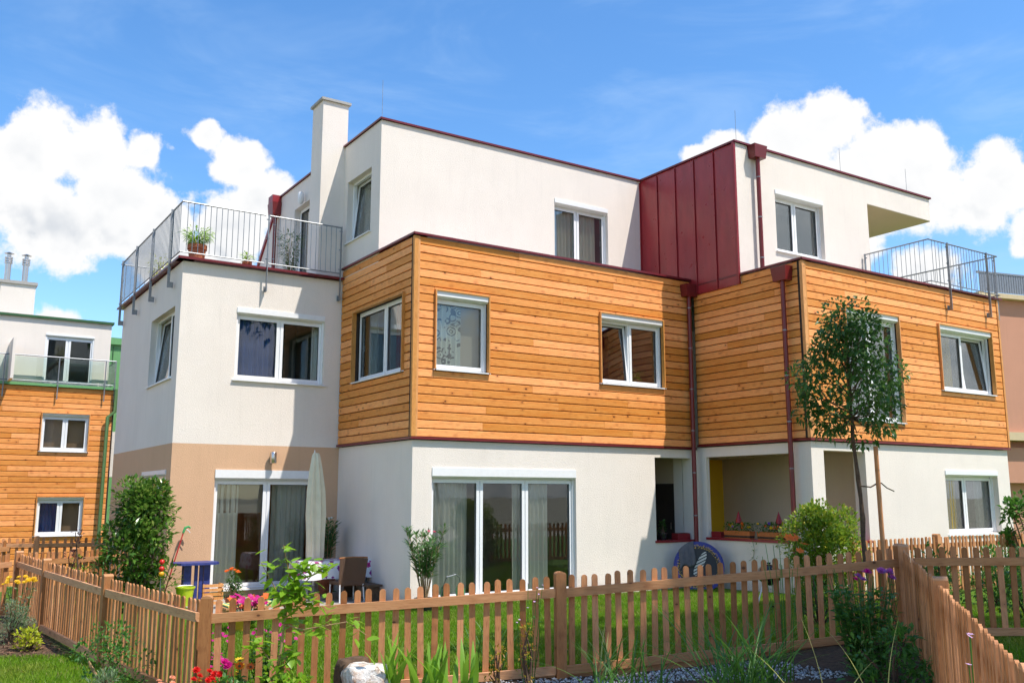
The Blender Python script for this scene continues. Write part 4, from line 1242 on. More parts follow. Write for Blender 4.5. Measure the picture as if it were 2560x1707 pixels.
# table, cloth
tb = thing('patio_table', 'patio table under the flowered cloth', 'table', (7.3, 17.6, PZ))
MB().box(6.62, 8.0, 17.3, 18.0, 0.43, 0.462).build('tabletop', 'rail', tb)
for x in (6.70, 7.92):
    for y in (17.38, 17.92):
        MB().box(x - .025, x + .025, y - .025, y + .025, PZ, 0.43).build('leg', 'steel', tb)
def clothmat():
    m, t, out = newmat('flowered_oilcloth')
    pos = t.n('NewGeometry').outputs['Position']
    p = t.vm('MULTIPLY', pos, (7.2, 7.2, 7.2))
    v = t.n('TexVoronoi', {'Vector': p, 'Scale': 1.0, 'Randomness': 0.75})
    d = t.vm('SUBTRACT', p, v.outputs['Position'])
    sx = t.n('SeparateXYZ', {0: d})
    an = t.m('ARCTAN2', sx.outputs[2], t.m('ADD', sx.outputs[0], sx.outputs[1]))
    r = v.outputs['Distance']
    edge = t.m('ADD', 0.30, t.m('MULTIPLY', t.m('ABSOLUTE', t.m('SINE', t.m('MULTIPLY', an, 2.5))), 0.13))
    petal = t.m('LESS_THAN', r, edge)
    core = t.m('LESS_THAN', r, 0.10)
    rc = t.n('SeparateColor', {0: v.outputs['Color']}).outputs[0]
    c = t.mix(petal, (0.80, 0.78, 0.78), t.mix(rc, (0.48, 0.02, 0.20), (0.24, 0.02, 0.24)))
    c = t.mix(core, c, (0.03, 0.005, 0.03))
    prin(t, out, c, 0.4)
    return m
M['oilcloth'] = clothmat()
n = 60
loop = []
x0, x1, y0, y1 = 6.60, 8.02, 17.28, 18.02
for k in range(n):
    s = k / n * 4
    e, f = int(s), s - int(s)
    loop.append([(x0 + (x1 - x0) * f, y0), (x1, y0 + (y1 - y0) * f), (x1 - (x1 - x0) * f, y1), (x0, y1 - (y1 - y0) * f)][e])
vs = [(x, y, 0.466) for x, y in loop]
cx, cy = 7.31, 17.65
for z, g in ((0.44, .012), (0.30, .03), (0.13, .045)):
    for k, (x, y) in enumerate(loop):
        w = g * (1 + .55 * math.sin(k * 1.05)) if z < .43 else g
        dx, dy = (1 if x >= x1 - 1e-6 else -1 if x <= x0 + 1e-6 else 0), (1 if y >= y1 - 1e-6 else -1 if y <= y0 + 1e-6 else 0)
        vs.append((x + dx * w, y + dy * w, z - .01 * math.sin(k * .9)))
fs = [tuple(range(n))]
for j in range(3):
    for k in range(n):
        fs.append((j * n + k, (j + 1) * n + k, (j + 1) * n + (k + 1) % n, j * n + (k + 1) % n))
m = MB().add(vs, fs)
clo = m.build('tablecloth', 'oilcloth', None, True)
tag(clo, 'white tablecloth with magenta flowers on the patio table', 'tablecloth')
# wicker chair
def wickermat():
    m, t, out = newmat('brown_wicker')
    pos = t.n('NewGeometry').outputs['Position']
    p = t.vm('MULTIPLY', pos, (46, 46, 34))
    w1 = t.n('TexWave', {'Vector': p, 'Scale': 0.5, 'Distortion': 0.0}, wave_type='BANDS', bands_direction='X').outputs[1]
    w2 = t.n('TexWave', {'Vector': p, 'Scale': 0.5, 'Distortion': 0.0}, wave_type='BANDS', bands_direction='Z').outputs[1]
    h = t.m('MULTIPLY', w1, w2)
    prin(t, out, t.mix(h, (0.09, 0.045, 0.025), (0.28, 0.15, 0.085)), 0.5, 0, bump(t, h, 0.8, 0.01))
    return m
M['wicker'] = wickermat()
chr_ = thing('patio_chair', 'brown wicker chair with steel legs pulled up to the flowered cloth', 'chair', (7.39, 16.95, PZ))
vs, fs = [], []
for j in range(6):
    f = j / 5
    z = 0.02 + .52 * f
    for i in range(9):
        u = i / 8 - .5
        vs.append((7.39 + u * (.52 + .05 * f), 16.86 + .06 * math.cos(u * 3) - .10 * f * 1.0 - .03, z + (.012 * math.cos(u * 6.2) if j == 5 else 0)))
for j in range(5):
    for i in range(8):
        a = j * 9 + i
        fs.append((a, a + 1, a + 10, a + 9))
k = len(vs)
vs += [(x, y + .03, z) for x, y, z in vs]
fs += [tuple(q + k for q in f)[::-1] for f in fs]
rim = [*range(0, 9)], [*range(45, 54)], [j * 9 for j in range(6)], [j * 9 + 8 for j in range(6)]
for rr in rim:
    for a, b in zip(rr[:-1], rr[1:]):
        fs.append((a, b, b + k, a + k))
MB().add(vs, fs).build('backrest', 'wicker', chr_, True)
MB().box(7.13, 7.65, 16.86, 17.32, 0.04, 0.10).build('seat', 'wicker', chr_)
MB().tube([(7.10, 16.78, .545), (7.39, 16.81, .558), (7.68, 16.78, .545)], 0.016, 8).build('top_rail', 'picket', chr_)
for x, y in ((7.15, 16.84), (7.63, 16.84), (7.15, 17.30), (7.63, 17.30)):
    MB().tube([(x, y, .05), (x + (.01 if x > 7.3 else -.01), y - (.04 if y < 17 else 0), PZ)], 0.014, 8).build('leg', 'alu', chr_)
# low wooden bench by the side wall
bn = thing('bench', 'low dark wooden bench by the white side wall', 'bench', (7.6, 16.4, PZ))
MB().box(7.62, 7.93, 16.6, 17.9, 0.0, 0.04).build('seat', 'bark', bn)
for y in (16.7, 17.8):
    MB().box(7.66, 7.90, y - .03, y + .03, PZ, .0).build('leg', 'bark', bn)
# small blue table
bt = thing('side_table', 'blue painted wooden side table against the tan wall', 'table', (4.85, 18.35, PZ))
m = MB()
poly = [(4.42, 18.2), (4.52, 18.08), (5.14, 18.08), (5.25, 18.2), (5.25, 18.5), (5.14, 18.62), (4.52, 18.62), (4.42, 18.5)]
m.prism(poly, 0.43, 0.475)
m.build('tabletop', 'blue', bt)
for x, w in ((4.68, .07), (4.84, .03), (4.93, .03), (5.04, .06)):
    MB().box(x - w, x + w, 18.22, 18.26, PZ, .43).build('slat_leg', 'blue', bt)
for x in (4.68, 5.04):
    MB().box(x - .04, x + .04, 18.46, 18.50, PZ, .43).build('leg', 'blue', bt)
# bucket
bk = thing('bucket', 'lime green plastic bucket below the blue table', 'bucket', (4.58, 17.95, PZ))
MB().lathe([(0.115, PZ), (0.165, .035), (0.18, .04), (0.18, .065), (0.165, .065), (0.16, .02), (0.11, PZ + .02)], 4.58, 17.95, 24, False).build('body', 'lime', bk)
MB().tube([(4.58 + .17 * math.cos(a), 17.95, .06 + .03 * math.sin(a)) for a in np.linspace(0, math.pi, 9)], .005, 6).build('handle', 'inox', bk)
# slatted crate
cr = thing('crate', 'slatted wooden crate beside the lime bucket', 'crate', (5.03, 18.1, PZ))
for i in range(5):
    MB().box(4.88, 5.26, 17.86, 17.88, PZ + i * .078, PZ + i * .078 + .055).build('slat', 'casing', cr)
    MB().box(5.24, 5.26, 17.881, 18.15, PZ + i * .078, PZ + i * .078 + .055).build('slat', 'casing', cr)
for x in (4.90, 5.22):
    MB().box(x - .015, x + .015, 17.881, 17.91, PZ, PZ + .37).build('corner_post', 'casing', cr)
# litter picker leaning on the wall
lp = thing('litter_picker', 'red stick with green grip leaning on the tan wall', 'tool', (4.36, 18.65, PZ))
MB().tube([(4.33, 18.62, PZ), (4.74, 18.93, 1.02)], 0.012, 8).build('stick', 'redtool', lp)
MB().tube([(4.73, 18.92, 1.0), (4.77, 18.93, 1.10), (4.83, 18.93, 1.12), (4.87, 18.92, 1.09)], [.022, .026, .022, .014], 8).build('grip', 'greentool', lp)
MB().tube([(4.79, 18.92, 1.07), (4.83, 18.91, 1.04), (4.86, 18.91, 1.0)], .008, 6).build('trigger', 'alu', lp)
# dark blue pot
bp = thing('plant_pot', 'dark blue glazed pot under the patio door', 'pot', (6.02, 17.3, PZ))
MB().lathe([(0.10, PZ), (0.17, PZ + .16), (0.165, PZ + .30), (0.15, PZ + .30), (0.14, PZ + .25)], 6.02, 17.3, 20, False).build('bowl', 'bluepot', bp)
# striped mat on a low slatted platform
def stripemat():
    m, t, out = newmat('striped_mat')
    pos = t.n('NewGeometry').outputs['Position']
    x = t.n('SeparateXYZ', {0: pos}).outputs[0]
    f = t.m('FRACT', t.m('MULTIPLY', x, 9.0))
    c = t.mix(t.m('GREATER_THAN', f, 0.33), (0.72, 0.50, 0.08), t.mix(t.m('GREATER_THAN', f, 0.66), (0.60, 0.62, 0.30), (0.08, 0.32, 0.16)))
    prin(t, out, c, 0.7)
    return m
M['stripes'] = stripemat()
pl = thing('low_platform', 'low slatted wooden platform at the patio edge', 'platform', (5.4, 15.9, PZ))
for i in range(6):
    MB().box(4.62, 6.0, 15.5 + i * .1, 15.58 + i * .1, -0.12, -0.09).build('slat', 'rail', pl)
for x in (4.7, 5.3, 5.9):
    MB().box(x - .03, x + .03, 15.5, 16.08, PZ - .03, -0.121).build('bearer', 'rail', pl)
sm = tag(MB().box(4.66, 5.55, 15.52, 16.06, -0.088, -0.062).build('striped_mat', 'stripes'), 'yellow and green striped mat lying on the low platform', 'mat')

# ------------------------------------------------------------------ plants of the patio
def pot(parent, x, y, z, r, h, mat, rim=True):
    p = [(r * .72, z), (r * .95, z + h * .78)] + ([(r * 1.06, z + h * .79), (r * 1.06, z + h)] if rim else [(r, z + h)]) + [(r * .9, z + h), (r * .85, z + h * .88)]
    q = MB().lathe(p, x, y, 22, False).build('pot', mat, parent)
    MB().lathe([(r * .86, z + h * .87), (0.01, z + h * .9)], x, y, 16, False).build('soil', 'soil', q)
t = shrub('lantana', 'ball shaped lantana with orange flowers on the patio', 'plant', 5.2, 17.1, .23, .23, .52, 420, .06, .5, 'leafdark', k=16, z=-0.10, low=.1, stem='twig')
pot(t, 5.2, 17.1, PZ, .13, .2, 'terracotta')
for i in range(16):
    a, q = rnd.uniform(0, 6.28), rnd.uniform(0, .17)
    flower(t, 5.17 + q * math.cos(a), 17.08 + q * math.sin(a), .36 + .09 * (1 - q / .17) - .02, .034, 'fl_orange', 6, layers=2)
def oleander(label, x, y, z, h, spread, n, fl, nf, seed, potm=None, name='oleander'):
    t = thing(name, label, 'plant', (x, y, z))
    tips = []
    m = MB()
    P, D = [], []
    for i in range(n):
        a = i * 2.4 + seed
        hh = h * rnd.uniform(.62, 1.0)
        tip = Vector((x + spread * rnd.uniform(.3, 1) * math.cos(a), y + spread * rnd.uniform(.3, 1) * math.sin(a), z + hh))
        s = Vector((x + .03 * math.cos(a), y + .03 * math.sin(a), z))
        mid = s * .5 + tip * .5 + Vector((0, 0, .06))
        m.tube([s, mid, tip], [.011, .008, .004], 5, False)
        tips.append(tip)
        for k in range(60):
            f = rnd.uniform(.35, 1.0)
            c = (s.lerp(mid, f * 2) if f < .5 else mid.lerp(tip, f * 2 - 1))
            P.append(tuple(c))
            b = rnd.uniform(0, 6.28)
            D.append((math.cos(b), math.sin(b), rnd.uniform(.25, 1.1)))
    m.build('stem', 'twig', t)
    V, F = leaf_arrays(np.array(P), np.array(D), .165, .17, droop=.05)
    npmesh('foliage', V, F, 'leafoleander', t)
    for i in range(nf):
        q = tips[i % len(tips)]
        for k in range(4):
            flower(t, q.x + rnd.uniform(-.05, .05), q.y + rnd.uniform(-.05, .05), q.z + rnd.uniform(-.03, .05), .032, fl, 5, layers=2)
    return t
t = oleander('oleander with one pink bloom at the white house corner', 7.85, 14.75, -.1, 1.28, .38, 17, 'fl_pink', 1, .3)
pot(t, 7.85, 14.75, -.30, .17, .26, 'black')
t = oleander('white flowering oleander in the shaded patio corner', 7.55, 18.5, .0, 1.25, .38, 12, 'fl_white', 6, 1.1)
pot(t, 7.55, 18.5, PZ, .18, .3, 'terracotta')
shrub('laurel_bush', 'tall glossy cherry laurel by the tan house corner', 'shrub', 3.72, 17.9, .74, .68, 2.35, 6500, .135, .42, 'leaflaurel', k=60, low=.04, cr=.40, z=-.3, up=.45)
tm = thing('glass_ball_stake', 'stake of two red and one yellow garden balls before the laurel', 'ornament', (3.93, 17.05, -.3))
MB().tube([(3.93, 17.05, -.3), (3.93, 17.05, .62)], .006, 6).build('rod', 'steel', tm)
for z, c in ((.585, 'redwax'), (.47, 'redwax'), (.385, 'lemon')):
    if c == 'lemon':
        M['lemon'] = plain('yellow_ball', (0.75, 0.36, 0.01), .25)
        M['redball'] = plain('red_ball', (0.60, 0.02, 0.012), .25)
    else:
        M.setdefault('redball', plain('red_ball_gloss', (0.60, 0.02, 0.012), .25))
        c = 'redball'
    MB().lathe([(.046 * math.sin(math.pi * k / 10) + .0005, z - .046 * math.cos(math.pi * k / 10)) for k in range(11)], 3.93, 17.03, 16, False).build('ball', c, tm)
# hose cart
hc = thing('hose_cart', 'dark green hose cart by the patio door of the middle house', 'hose cart', (8.35, 14.7, -.28))
for dx in (0, .32):
    MB().lathe([(.13, 0), (.15, .02), (.13, .04)], 0, 0, 20).build('reel', 'greentool', hc)
    o = bpy.context.scene.objects[-1] if False else hc.children[-1]
    o.rotation_euler = (0, R(90), 0)
    o.location = (8.2 + dx, 14.7, .02)
    o.matrix_parent_inverse = Matrix.Translation(Vector((8.35, 14.7, -.28))).inverted()
MB().tube([(8.18, 14.75, -.28), (8.18, 14.72, .10), (8.24, 14.66, .30), (8.40, 14.62, .34), (8.5, 14.66, .28), (8.56, 14.72, .08), (8.56, 14.75, -.28)], .012, 8).build('handle', 'steel', hc)

# ------------------------------------------------------------------ terrace plants
def bamboo(label, x, y, z, h, r, n, potr, poth, potm, name='potted_plant', mat='leafbright'):
    t = thing(name, label, 'plant', (x, y, z))
    if potr:
        pot(t, x, y, z, potr, poth, potm)
    zb = z + poth * .85
    P, D = [], []
    m = MB()
    for i in range(14):
        a = rnd.uniform(0, 6.28)
        tip = Vector((x + r * rnd.uniform(.1, .9) * math.cos(a), y + r * rnd.uniform(.1, .9) * math.sin(a), zb + h * rnd.uniform(.5, 1)))
        m.tube([(x, y, zb), ((x + tip.x) / 2 - .02, (y + tip.y) / 2, zb + (tip.z - zb) * .6), tip], [.006, .005, .003], 5, False)
    m.build('stem', 'twig', t)
    for i in range(n):
        a, q = rnd.uniform(0, 6.28), math.sqrt(rnd.random()) * r
        f = rnd.uniform(.2, 1)
        P.append((x + q * f * math.cos(a), y + q * f * math.sin(a), zb + h * f * rnd.uniform(.75, 1)))
        D.append((math.cos(a), math.sin(a), rnd.uniform(-.5, .9)))
    V, F = leaf_arrays(np.array(P), np.array(D), .15, .13, droop=.25)
    npmesh('foliage', V, F, mat, t)
    return t
bamboo('bushy bamboo in a terracotta pot at the terrace corner', 4.84, 19.55, 6.485, .42, .32, 620, .19, .46, 'terracotta')
bamboo('tall potted plant by the penthouse door on the terrace', 7.35, 20.9, 6.485, 1.3, .30, 620, .17, .35, 'orangepot', mat='leafoleander')
bamboo('slender plant behind the side railing of the terrace', 4.85, 23.2, 6.485, .85, .26, 320, .15, .25, 'terracotta', mat='leafyel')
bamboo('small sprouting plant behind the front railing of the terrace', 5.9, 19.5, 6.485, .22, .13, 90, .1, .24, 'terracotta')

bamboo('small houseplant behind the right pane of the plum coloured window', 13.75, YA + .42, 4.13, .30, .2, 90, .08, .12, 'terracotta')
# ------------------------------------------------------------------ loggia ledge
lz = 0.805
def flowerbox(label, y0, y1):
    t = thing('flower_box', label, 'flower box', (XB + .1, (y0 + y1) / 2, lz))
    m = MB()
    x0, x1 = XB + .06, XB + .24
    m.add([(x0 + .02, y0 + .02, lz), (x1 - .02, y0 + .02, lz), (x1 - .02, y1 - .02, lz), (x0 + .02, y1 - .02, lz), (x0, y0, lz + .16), (x1, y0, lz + .16), (x1, y1, lz + .16), (x0, y1, lz + .16)],
          [(0, 1, 5, 4), (1, 2, 6, 5), (2, 3, 7, 6), (3, 0, 4, 7), (0, 3, 2, 1)])
    m.build('trough', 'orangepot', t)
    MB().box(x0 + .012, x1 - .012, y0 + .012, y1 - .012, lz + .02, lz + .14).build('soil', 'soil', t)
    n = 12
    c = [(XB + .15 + rnd.uniform(-.07, .06), y0 + (y1 - y0) * (i + .5) / n, lz + .2 + rnd.uniform(0, .08)) for i in range(n)]
    foliage(t, 'leafplain', c, np.full(n, .09), 340, .055, .6, .4)
    for i in range(13):
        q = rnd.choice(c)
        flower(t, q[0] - rnd.uniform(.02, .1), q[1] + rnd.uniform(-.05, .05), q[2] + rnd.uniform(-.02, .1), rnd.uniform(.025, .045), rnd.choice(['fl_orange', 'fl_orange', 'fl_yellow', 'fl_peach', 'fl_violet']), 6, tilt=(rnd.uniform(.3, 1), -1.0, 0), layers=2)
    return t
flowerbox('orange flower box on the loggia ledge next to the yellow wall', 14.07, 14.83)
flowerbox('orange flower box on the loggia ledge nearer the bush', 13.21, 13.88)
for y, w in ((14.5, 'left'), (13.38, 'right')):
    t = thing('ornament', 'dark red pointed ornament in the flower box ' + ('next to the yellow wall' if w == 'left' else 'nearer the bush'), 'ornament', (XB + .2, y, lz + .1), 'pointed ornaments in the flower boxes')
    MB().tube([(XB + .2, y, lz + .1), (XB + .2, y, lz + .32)], .006, 6).build('rod', 'steel', t)
    MB().lathe([(.01, lz + .30), (.07, lz + .33), (.06, lz + .40), (.03, lz + .50), (.004, lz + .58)], XB + .2, y, 14).build('cone', 'redwax', t)
t = shrub('potted_plant', 'dark potted plant in the small entrance opening', 'plant', 14.32, YA + .2, .16, .12, .26, 160, .06, .5, 'leafdark', k=6, z=.90)
pot(t, 14.32, YA + .2, .75, .1, .16, 'black')
t = thing('planter', 'dark red planter box on the sill of the small opening', 'planter', (14.85, YA + .2, .75))
MB().box(14.68, 15.06, YA + .1, YA + .3, .750, .885).build('box', 'red', t)
MB().box(14.70, 15.04, YA + .12, YA + .28, .8855, .89).build('soil', 'soil', t)
# round board against the wall by the downpipe
def boardmat():
    m, t, out = newmat('painted_round_board')
    tc_ = t.n('TexCoord').outputs['Object']
    s = t.n('SeparateXYZ', {0: tc_})
    y, z = s.outputs[1], s.outputs[2]
    r = t.m('SQRT', t.m('ADD', t.m('MULTIPLY', y, y), t.m('MULTIPLY', z, z)))
    an = t.m('ARCTAN2', z, y)
    ring = t.m('GREATER_THAN', r, 0.44)
    gold = t.m('MULTIPLY', t.m('MULTIPLY', t.m('GREATER_THAN', r, 0.39), t.m('LESS_THAN', r, 0.475)), t.m('GREATER_THAN', t.noise(t.n('CombineXYZ', {0: t.m('MULTIPLY', an, 9.0), 1: t.m('MULTIPLY', r, 22.0)}).outputs[0], 1.6, 2), 0.54))
    c = t.mix(ring, (0.02, 0.018, 0.02), (0.03, 0.035, 0.24))
    c = t.mix(gold, c, (0.50, 0.30, 0.05))
    # pale striped patch in the middle
    e = t.m('ADD', t.m('POWER', t.m('DIVIDE', t.m('ADD', y, t.m('MULTIPLY', z, 0.45)), 0.10), 2.0), t.m('POWER', t.m('DIVIDE', t.m('SUBTRACT', z, 0.06), 0.30), 2.0))
    st_ = t.m('GREATER_THAN', t.m('FRACT', t.m('MULTIPLY', t.m('ADD', z, t.m('MULTIPLY', y, 0.5)), 15.0)), 0.35)
    c = t.mix(t.m('MULTIPLY', t.m('LESS_THAN', t.m('ADD', e, t.m('MULTIPLY', t.noise(tc_, 6, 3), .5)), 1.0), st_), c, (0.62, 0.60, 0.54))
    prin(t, out, c, 0.5)
    return m
M['board'] = boardmat()
bd = thing('round_board', 'large round blue rimmed board leaning by the downpipe', 'board', (14.6, 14.95, -.28))
m = MB()
k = 48
RB = .54
m.add([(dx, RB * math.cos(2 * math.pi * i / k), RB * math.sin(2 * math.pi * i / k)) for dx in (-.02, .02) for i in range(k)],
      [tuple(range(k)), tuple(range(k, 2 * k))[::-1]] + [(i, k + i, k + (i + 1) % k, (i + 1) % k) for i in range(k)])
o = m.build('disc', 'board', bd)
o.location = (14.62, 14.92, .20)
o.rotation_euler = (0, R(9), R(47))
# cloth slung over the top left rim, front fall and short back fall
cl = MB()
Mx = Matrix.Translation(o.location) @ o.rotation_euler.to_matrix().to_4x4()
vs, fs = [], []
for j in range(15):
    f = j / 14
    for i in range(17):
        u = i / 16
        yy = .08 + .34 * u
        top = math.sqrt(max(.01, RB * RB - yy * yy)) + .012
        if f < .25:
            p = (.035, yy, top - .25 + f)
        elif f < .35:
            q = (f - .25) / .1 * math.pi
            p = (.035 * math.cos(q), yy, top + .012 * math.sin(q))
        else:
            p = (-.035 - .02 * (f - .35) - .022 * abs(math.sin(u * 9 + f)) * min(1, (f - .35) * 4), yy + .02 * math.sin(f * 5 + u), top - (f - .35) * (.72 + .1 * math.sin(u * 6)))
        vs.append(tuple(Mx @ Vector(p)))
for j in range(14):
    for i in range(16):
        a = j * 17 + i
        fs.append((a, a + 1, a + 18, a + 17))
clo2 = cl.add(vs, fs).build('cloth', 'greycloth', None, True)
sm_ = clo2.modifiers.new('thick', 'SOLIDIFY')
sm_.thickness = .008
tag(clo2, 'dark grey cloth hanging over the round board', 'cloth')
# kettle grill
kg = thing('kettle_grill', 'small black kettle grill on thin white legs beside the golden bush', 'grill', (12.12, 10.75, -.16))
gx_, gy_ = 12.12, 10.75
MB().lathe([(.02, .26), (.10, .285), (.17, .35), (.19, .43), (.19, .445), (.175, .52), (.11, .58), (.02, .60)], gx_, gy_, 24).build('kettle', 'black', kg)
for a in (0.3, 2.4, 4.5):
    MB().tube([(gx_ + .10 * math.cos(a), gy_ + .10 * math.sin(a), .31), (gx_ + .24 * math.cos(a), gy_ + .24 * math.sin(a), -.17)], .011, 8).build('leg', 'alu', kg)
for dx in (-.14, .20):
    m = MB(lambda a, b, c, dx=dx: (gx_ + dx + c, gy_ - .2 + a, -.10 + b))
    m.prism([(.07 * math.cos(2 * math.pi * i / 18), .07 * math.sin(2 * math.pi * i / 18)) for i in range(18)], -.018, .018)
    m.build('wheel', 'black', kg)
MB().lathe([(.025, .605), (.035, .63)], gx_, gy_, 10).build('lid_handle', 'black', kg)

# ------------------------------------------------------------------ garden plants
shrub('golden_bush', 'yellow green bush in front of the loggia', 'shrub', 12.75, 10.15, .72, .64, 1.84, 11000, .075, .5, 'leafbush', k=58, low=.06, cr=.40, up=.6, z=-.12)
shrub('climbing_hydrangea', 'dark leafy shrub at the right edge beyond the fences', 'shrub', 18.75, 10.15, .45, .45, 1.95, 900, .13, .5, 'leafplain', k=16, z=-.1)
shrub('low_bush', 'small yellow green bush between the left fences', 'shrub', 2.85, 18.2, .35, .35, .95, 500, .07, .5, 'leafbush', k=12, z=-.32)
t = shrub('plum_sapling', 'purple leaved sapling standing behind the left fence', 'sapling', 2.62, 17.6, .16, .16, 1.6, 120, .07, .5, 'leafred', k=10, z=-.32, low=.3)

# ------------------------------------------------------------------ left bed
def flowering(name, label, x, y, h, spread, n, mat, fl, fr, nleaf, leaf=.06, lmat='leafplain', petals=8, centre=None, z=None, zmin=.7, layers=1, ratio=.4):
    z0 = float(zg(x, y)) if z is None else z
    t = thing(name, label, 'plant', (x, y, z0))
    m = MB()
    P, D = [], []
    for i in range(n):
        a = rnd.uniform(0, 6.28)
        q = spread * math.sqrt(rnd.random())
        tip = Vector((x + q * math.cos(a), y + q * math.sin(a), z0 + h * rnd.uniform(zmin, 1)))
        s = Vector((x + q * .35 * math.cos(a), y + q * .35 * math.sin(a), z0 - .02))
        m.tube([s, s * .5 + tip * .5 + Vector((rnd.uniform(-.03, .03), rnd.uniform(-.03, .03), 0)), tip], [.005, .004, .003], 5, False)
        if fl:
            flower(t, tip.x, tip.y, tip.z, fr * rnd.uniform(.8, 1.2), fl if isinstance(fl, str) else rnd.choice(fl), petals, centre=centre, layers=layers)
        for k in range(nleaf):
            f = rnd.uniform(.02, .85)
            c = s.lerp(tip, f)
            b = rnd.uniform(0, 6.28)
            P.append(tuple(c))
            D.append((math.cos(b), math.sin(b), rnd.uniform(-.1, .8)))
    m.build('stem', 'leafplain', t)
    if P:
        V, F = leaf_arrays(np.array(P), np.array(D), leaf, ratio)
        npmesh('foliage', V, F, lmat, t)
    return t
flowering('yellow_yarrow', 'flat headed yellow flowers at the left fence corner', 1.60, 15.55, .86, .22, 14, None, 'fl_yellow', .045, 12, .08, 'leafgrey', 9, layers=2, zmin=.85)
shrub('santolina', 'grey green mound of santolina at the left edge', 'plant', 1.50, 14.95, .36, .36, .52, 1500, .05, .18, 'leafgrey', k=18, up=.7)
shrub('golden_euonymus', 'small bright yellow leaved shrub on the bark mulch', 'shrub', 1.66, 14.25, .22, .2, .27, 260, .075, .45, 'leafyel', k=9, up=.7)
shrub('low_bush', 'green leafy plant cut by the left edge of the frame', 'plant', 1.10, 14.2, .2, .2, .5, 160, .10, .5, 'leafbright', k=8)
n = 1500
x, y = nr.uniform(.2, 2.2, n), nr.uniform(13.4, 15.4, n)
k = (-0.6 * x - y < -14.5)
P = np.stack([x[k], y[k], zg(x[k], y[k]) + .01], 1)
V, F = leaf_arrays(P, unit(nr.normal(0, 1, P.shape) * np.array([1, 1, .25])), .07, .3, droop=0)
M['chips'] = leafmat('bark_chips', (.10, .05, .03), (.22, .11, .065), None, .05, .8)
tag(npmesh('bark_mulch', V, F, 'chips'), 'brown bark mulch under the plants of the left bed', 'mulch', None, 'stuff')
# shrubs in front of the left fence corner
shrub('rose_bush', 'thin leafy rose bush before the left fence post', 'shrub', 2.02, 10.75, .48, .4, .68, 950, .055, .5, 'leafplain', k=22, stem='twig')
shrub('lavender', 'grey green lavender tuft at the foot of the left fence', 'plant', 1.9, 10.35, .25, .2, .3, 420, .07, .12, 'leafgrey', k=8, up=.9)
flowering('marigold', 'orange marigolds low at the left fence corner', 2.36, 9.62, .30, .2, 16, None, 'fl_peach', .030, 14, .05, 'leafplain', 7, layers=2)
flowering('red_zinnia', 'red zinnias with green leaves at the fence corner post', 2.60, 9.25, .42, .18, 12, None, 'fl_red', .038, 20, .07, 'leafbright', 9, layers=3)
flowering('yellow_coneflower', 'yellow and orange coneflowers beside the fence corner post', 2.86, 9.14, .52, .16, 7, None, ['fl_yellow', 'fl_orange'], .045, 14, .08, 'leafplain', 10, centre='bark', zmin=.55)
flowering('pink_zinnia', 'single magenta zinnia in front of the first pickets', 2.75, 9.12, .50, .03, 2, None, 'fl_magenta', .045, 8, .07, 'leafplain', 12, layers=3, zmin=.9)
flowering('phlox', 'deep magenta phlox behind the first pickets', 3.45, 10.0, .78, .3, 22, None, 'fl_magenta', .028, 30, .08, 'leafplain', 5, zmin=.55)
t = flowering('petunia', 'magenta petunias in a yellow pot on the lawn edge', 4.6, 14.3, .42, .30, 46, None, ['fl_magenta', 'fl_magenta', 'fl_magenta', 'fl_orange'], .06, 6, .06, 'leafplain', 6, z=-.18, zmin=.45)
M['yellowpot'] = plain('yellow_plastic', (.62, .36, .02), .45)
pot(t, 4.5, 14.35, -.30, .2, .26, 'yellowpot')
t = flowering('petunia', 'trailing magenta petunias behind the fence corner post', 3.00, 10.35, .66, .16, 26, None, 'fl_magenta', .035, 8, .06, 'leafplain', 6, zmin=.3)
# leafy sapling that leans on the front fence: each leaf a part
ME_LEAF = []
def leaf_object_mesh(mat, L=1.0, w=.46):
    vs, fs = [], []
    prof = [(0, .02), (.15, .55), (.38, 1.0), (.62, .82), (.85, .36), (1.0, .0)]
    for f, q in prof:
        vs += [(f * L, q * w / 2, .05 * math.sin(f * 3) - .06 * f), (f * L, 0, .05 * math.sin(f * 3) - .06 * f - .05 * q), (f * L, -q * w / 2, .05 * math.sin(f * 3) - .06 * f)]
    for i in range(len(prof) - 1):
        a = i * 3
        fs += [(a, a + 3, a + 4, a + 1), (a + 1, a + 4, a + 5, a + 2)]
    me = MB().add(vs, fs).mesh('leaf', True)
    me.materials.append(M[mat])
    return me
lm = [leaf_object_mesh('leafbright', 1, w) for w in (.42, .5, .58)]
def leafy(t, c, L, d, ml):
    o = bpy.data.objects.new('leaf', rnd.choice(ml))
    o.location = c
    o.scale = (L, L, L)
    o.rotation_euler = (rnd.uniform(-.6, .6), -d[2], math.atan2(d[1], d[0]))
    return link(o, t)
cl_ = thing('young_apple_tree', 'young leafy sapling with yellow green leaves leaning over the front fence', 'sapling', (3.15, 8.9, -.25))
m = MB()
main = [Vector(q) for q in ((3.13, 8.92, -.25), (3.18, 8.86, .25), (3.22, 8.86, .62), (3.24, 8.86, .95), (3.16, 8.84, 1.24))]
m.tube(main, [.014, .013, .011, .008, .004], 7, False)
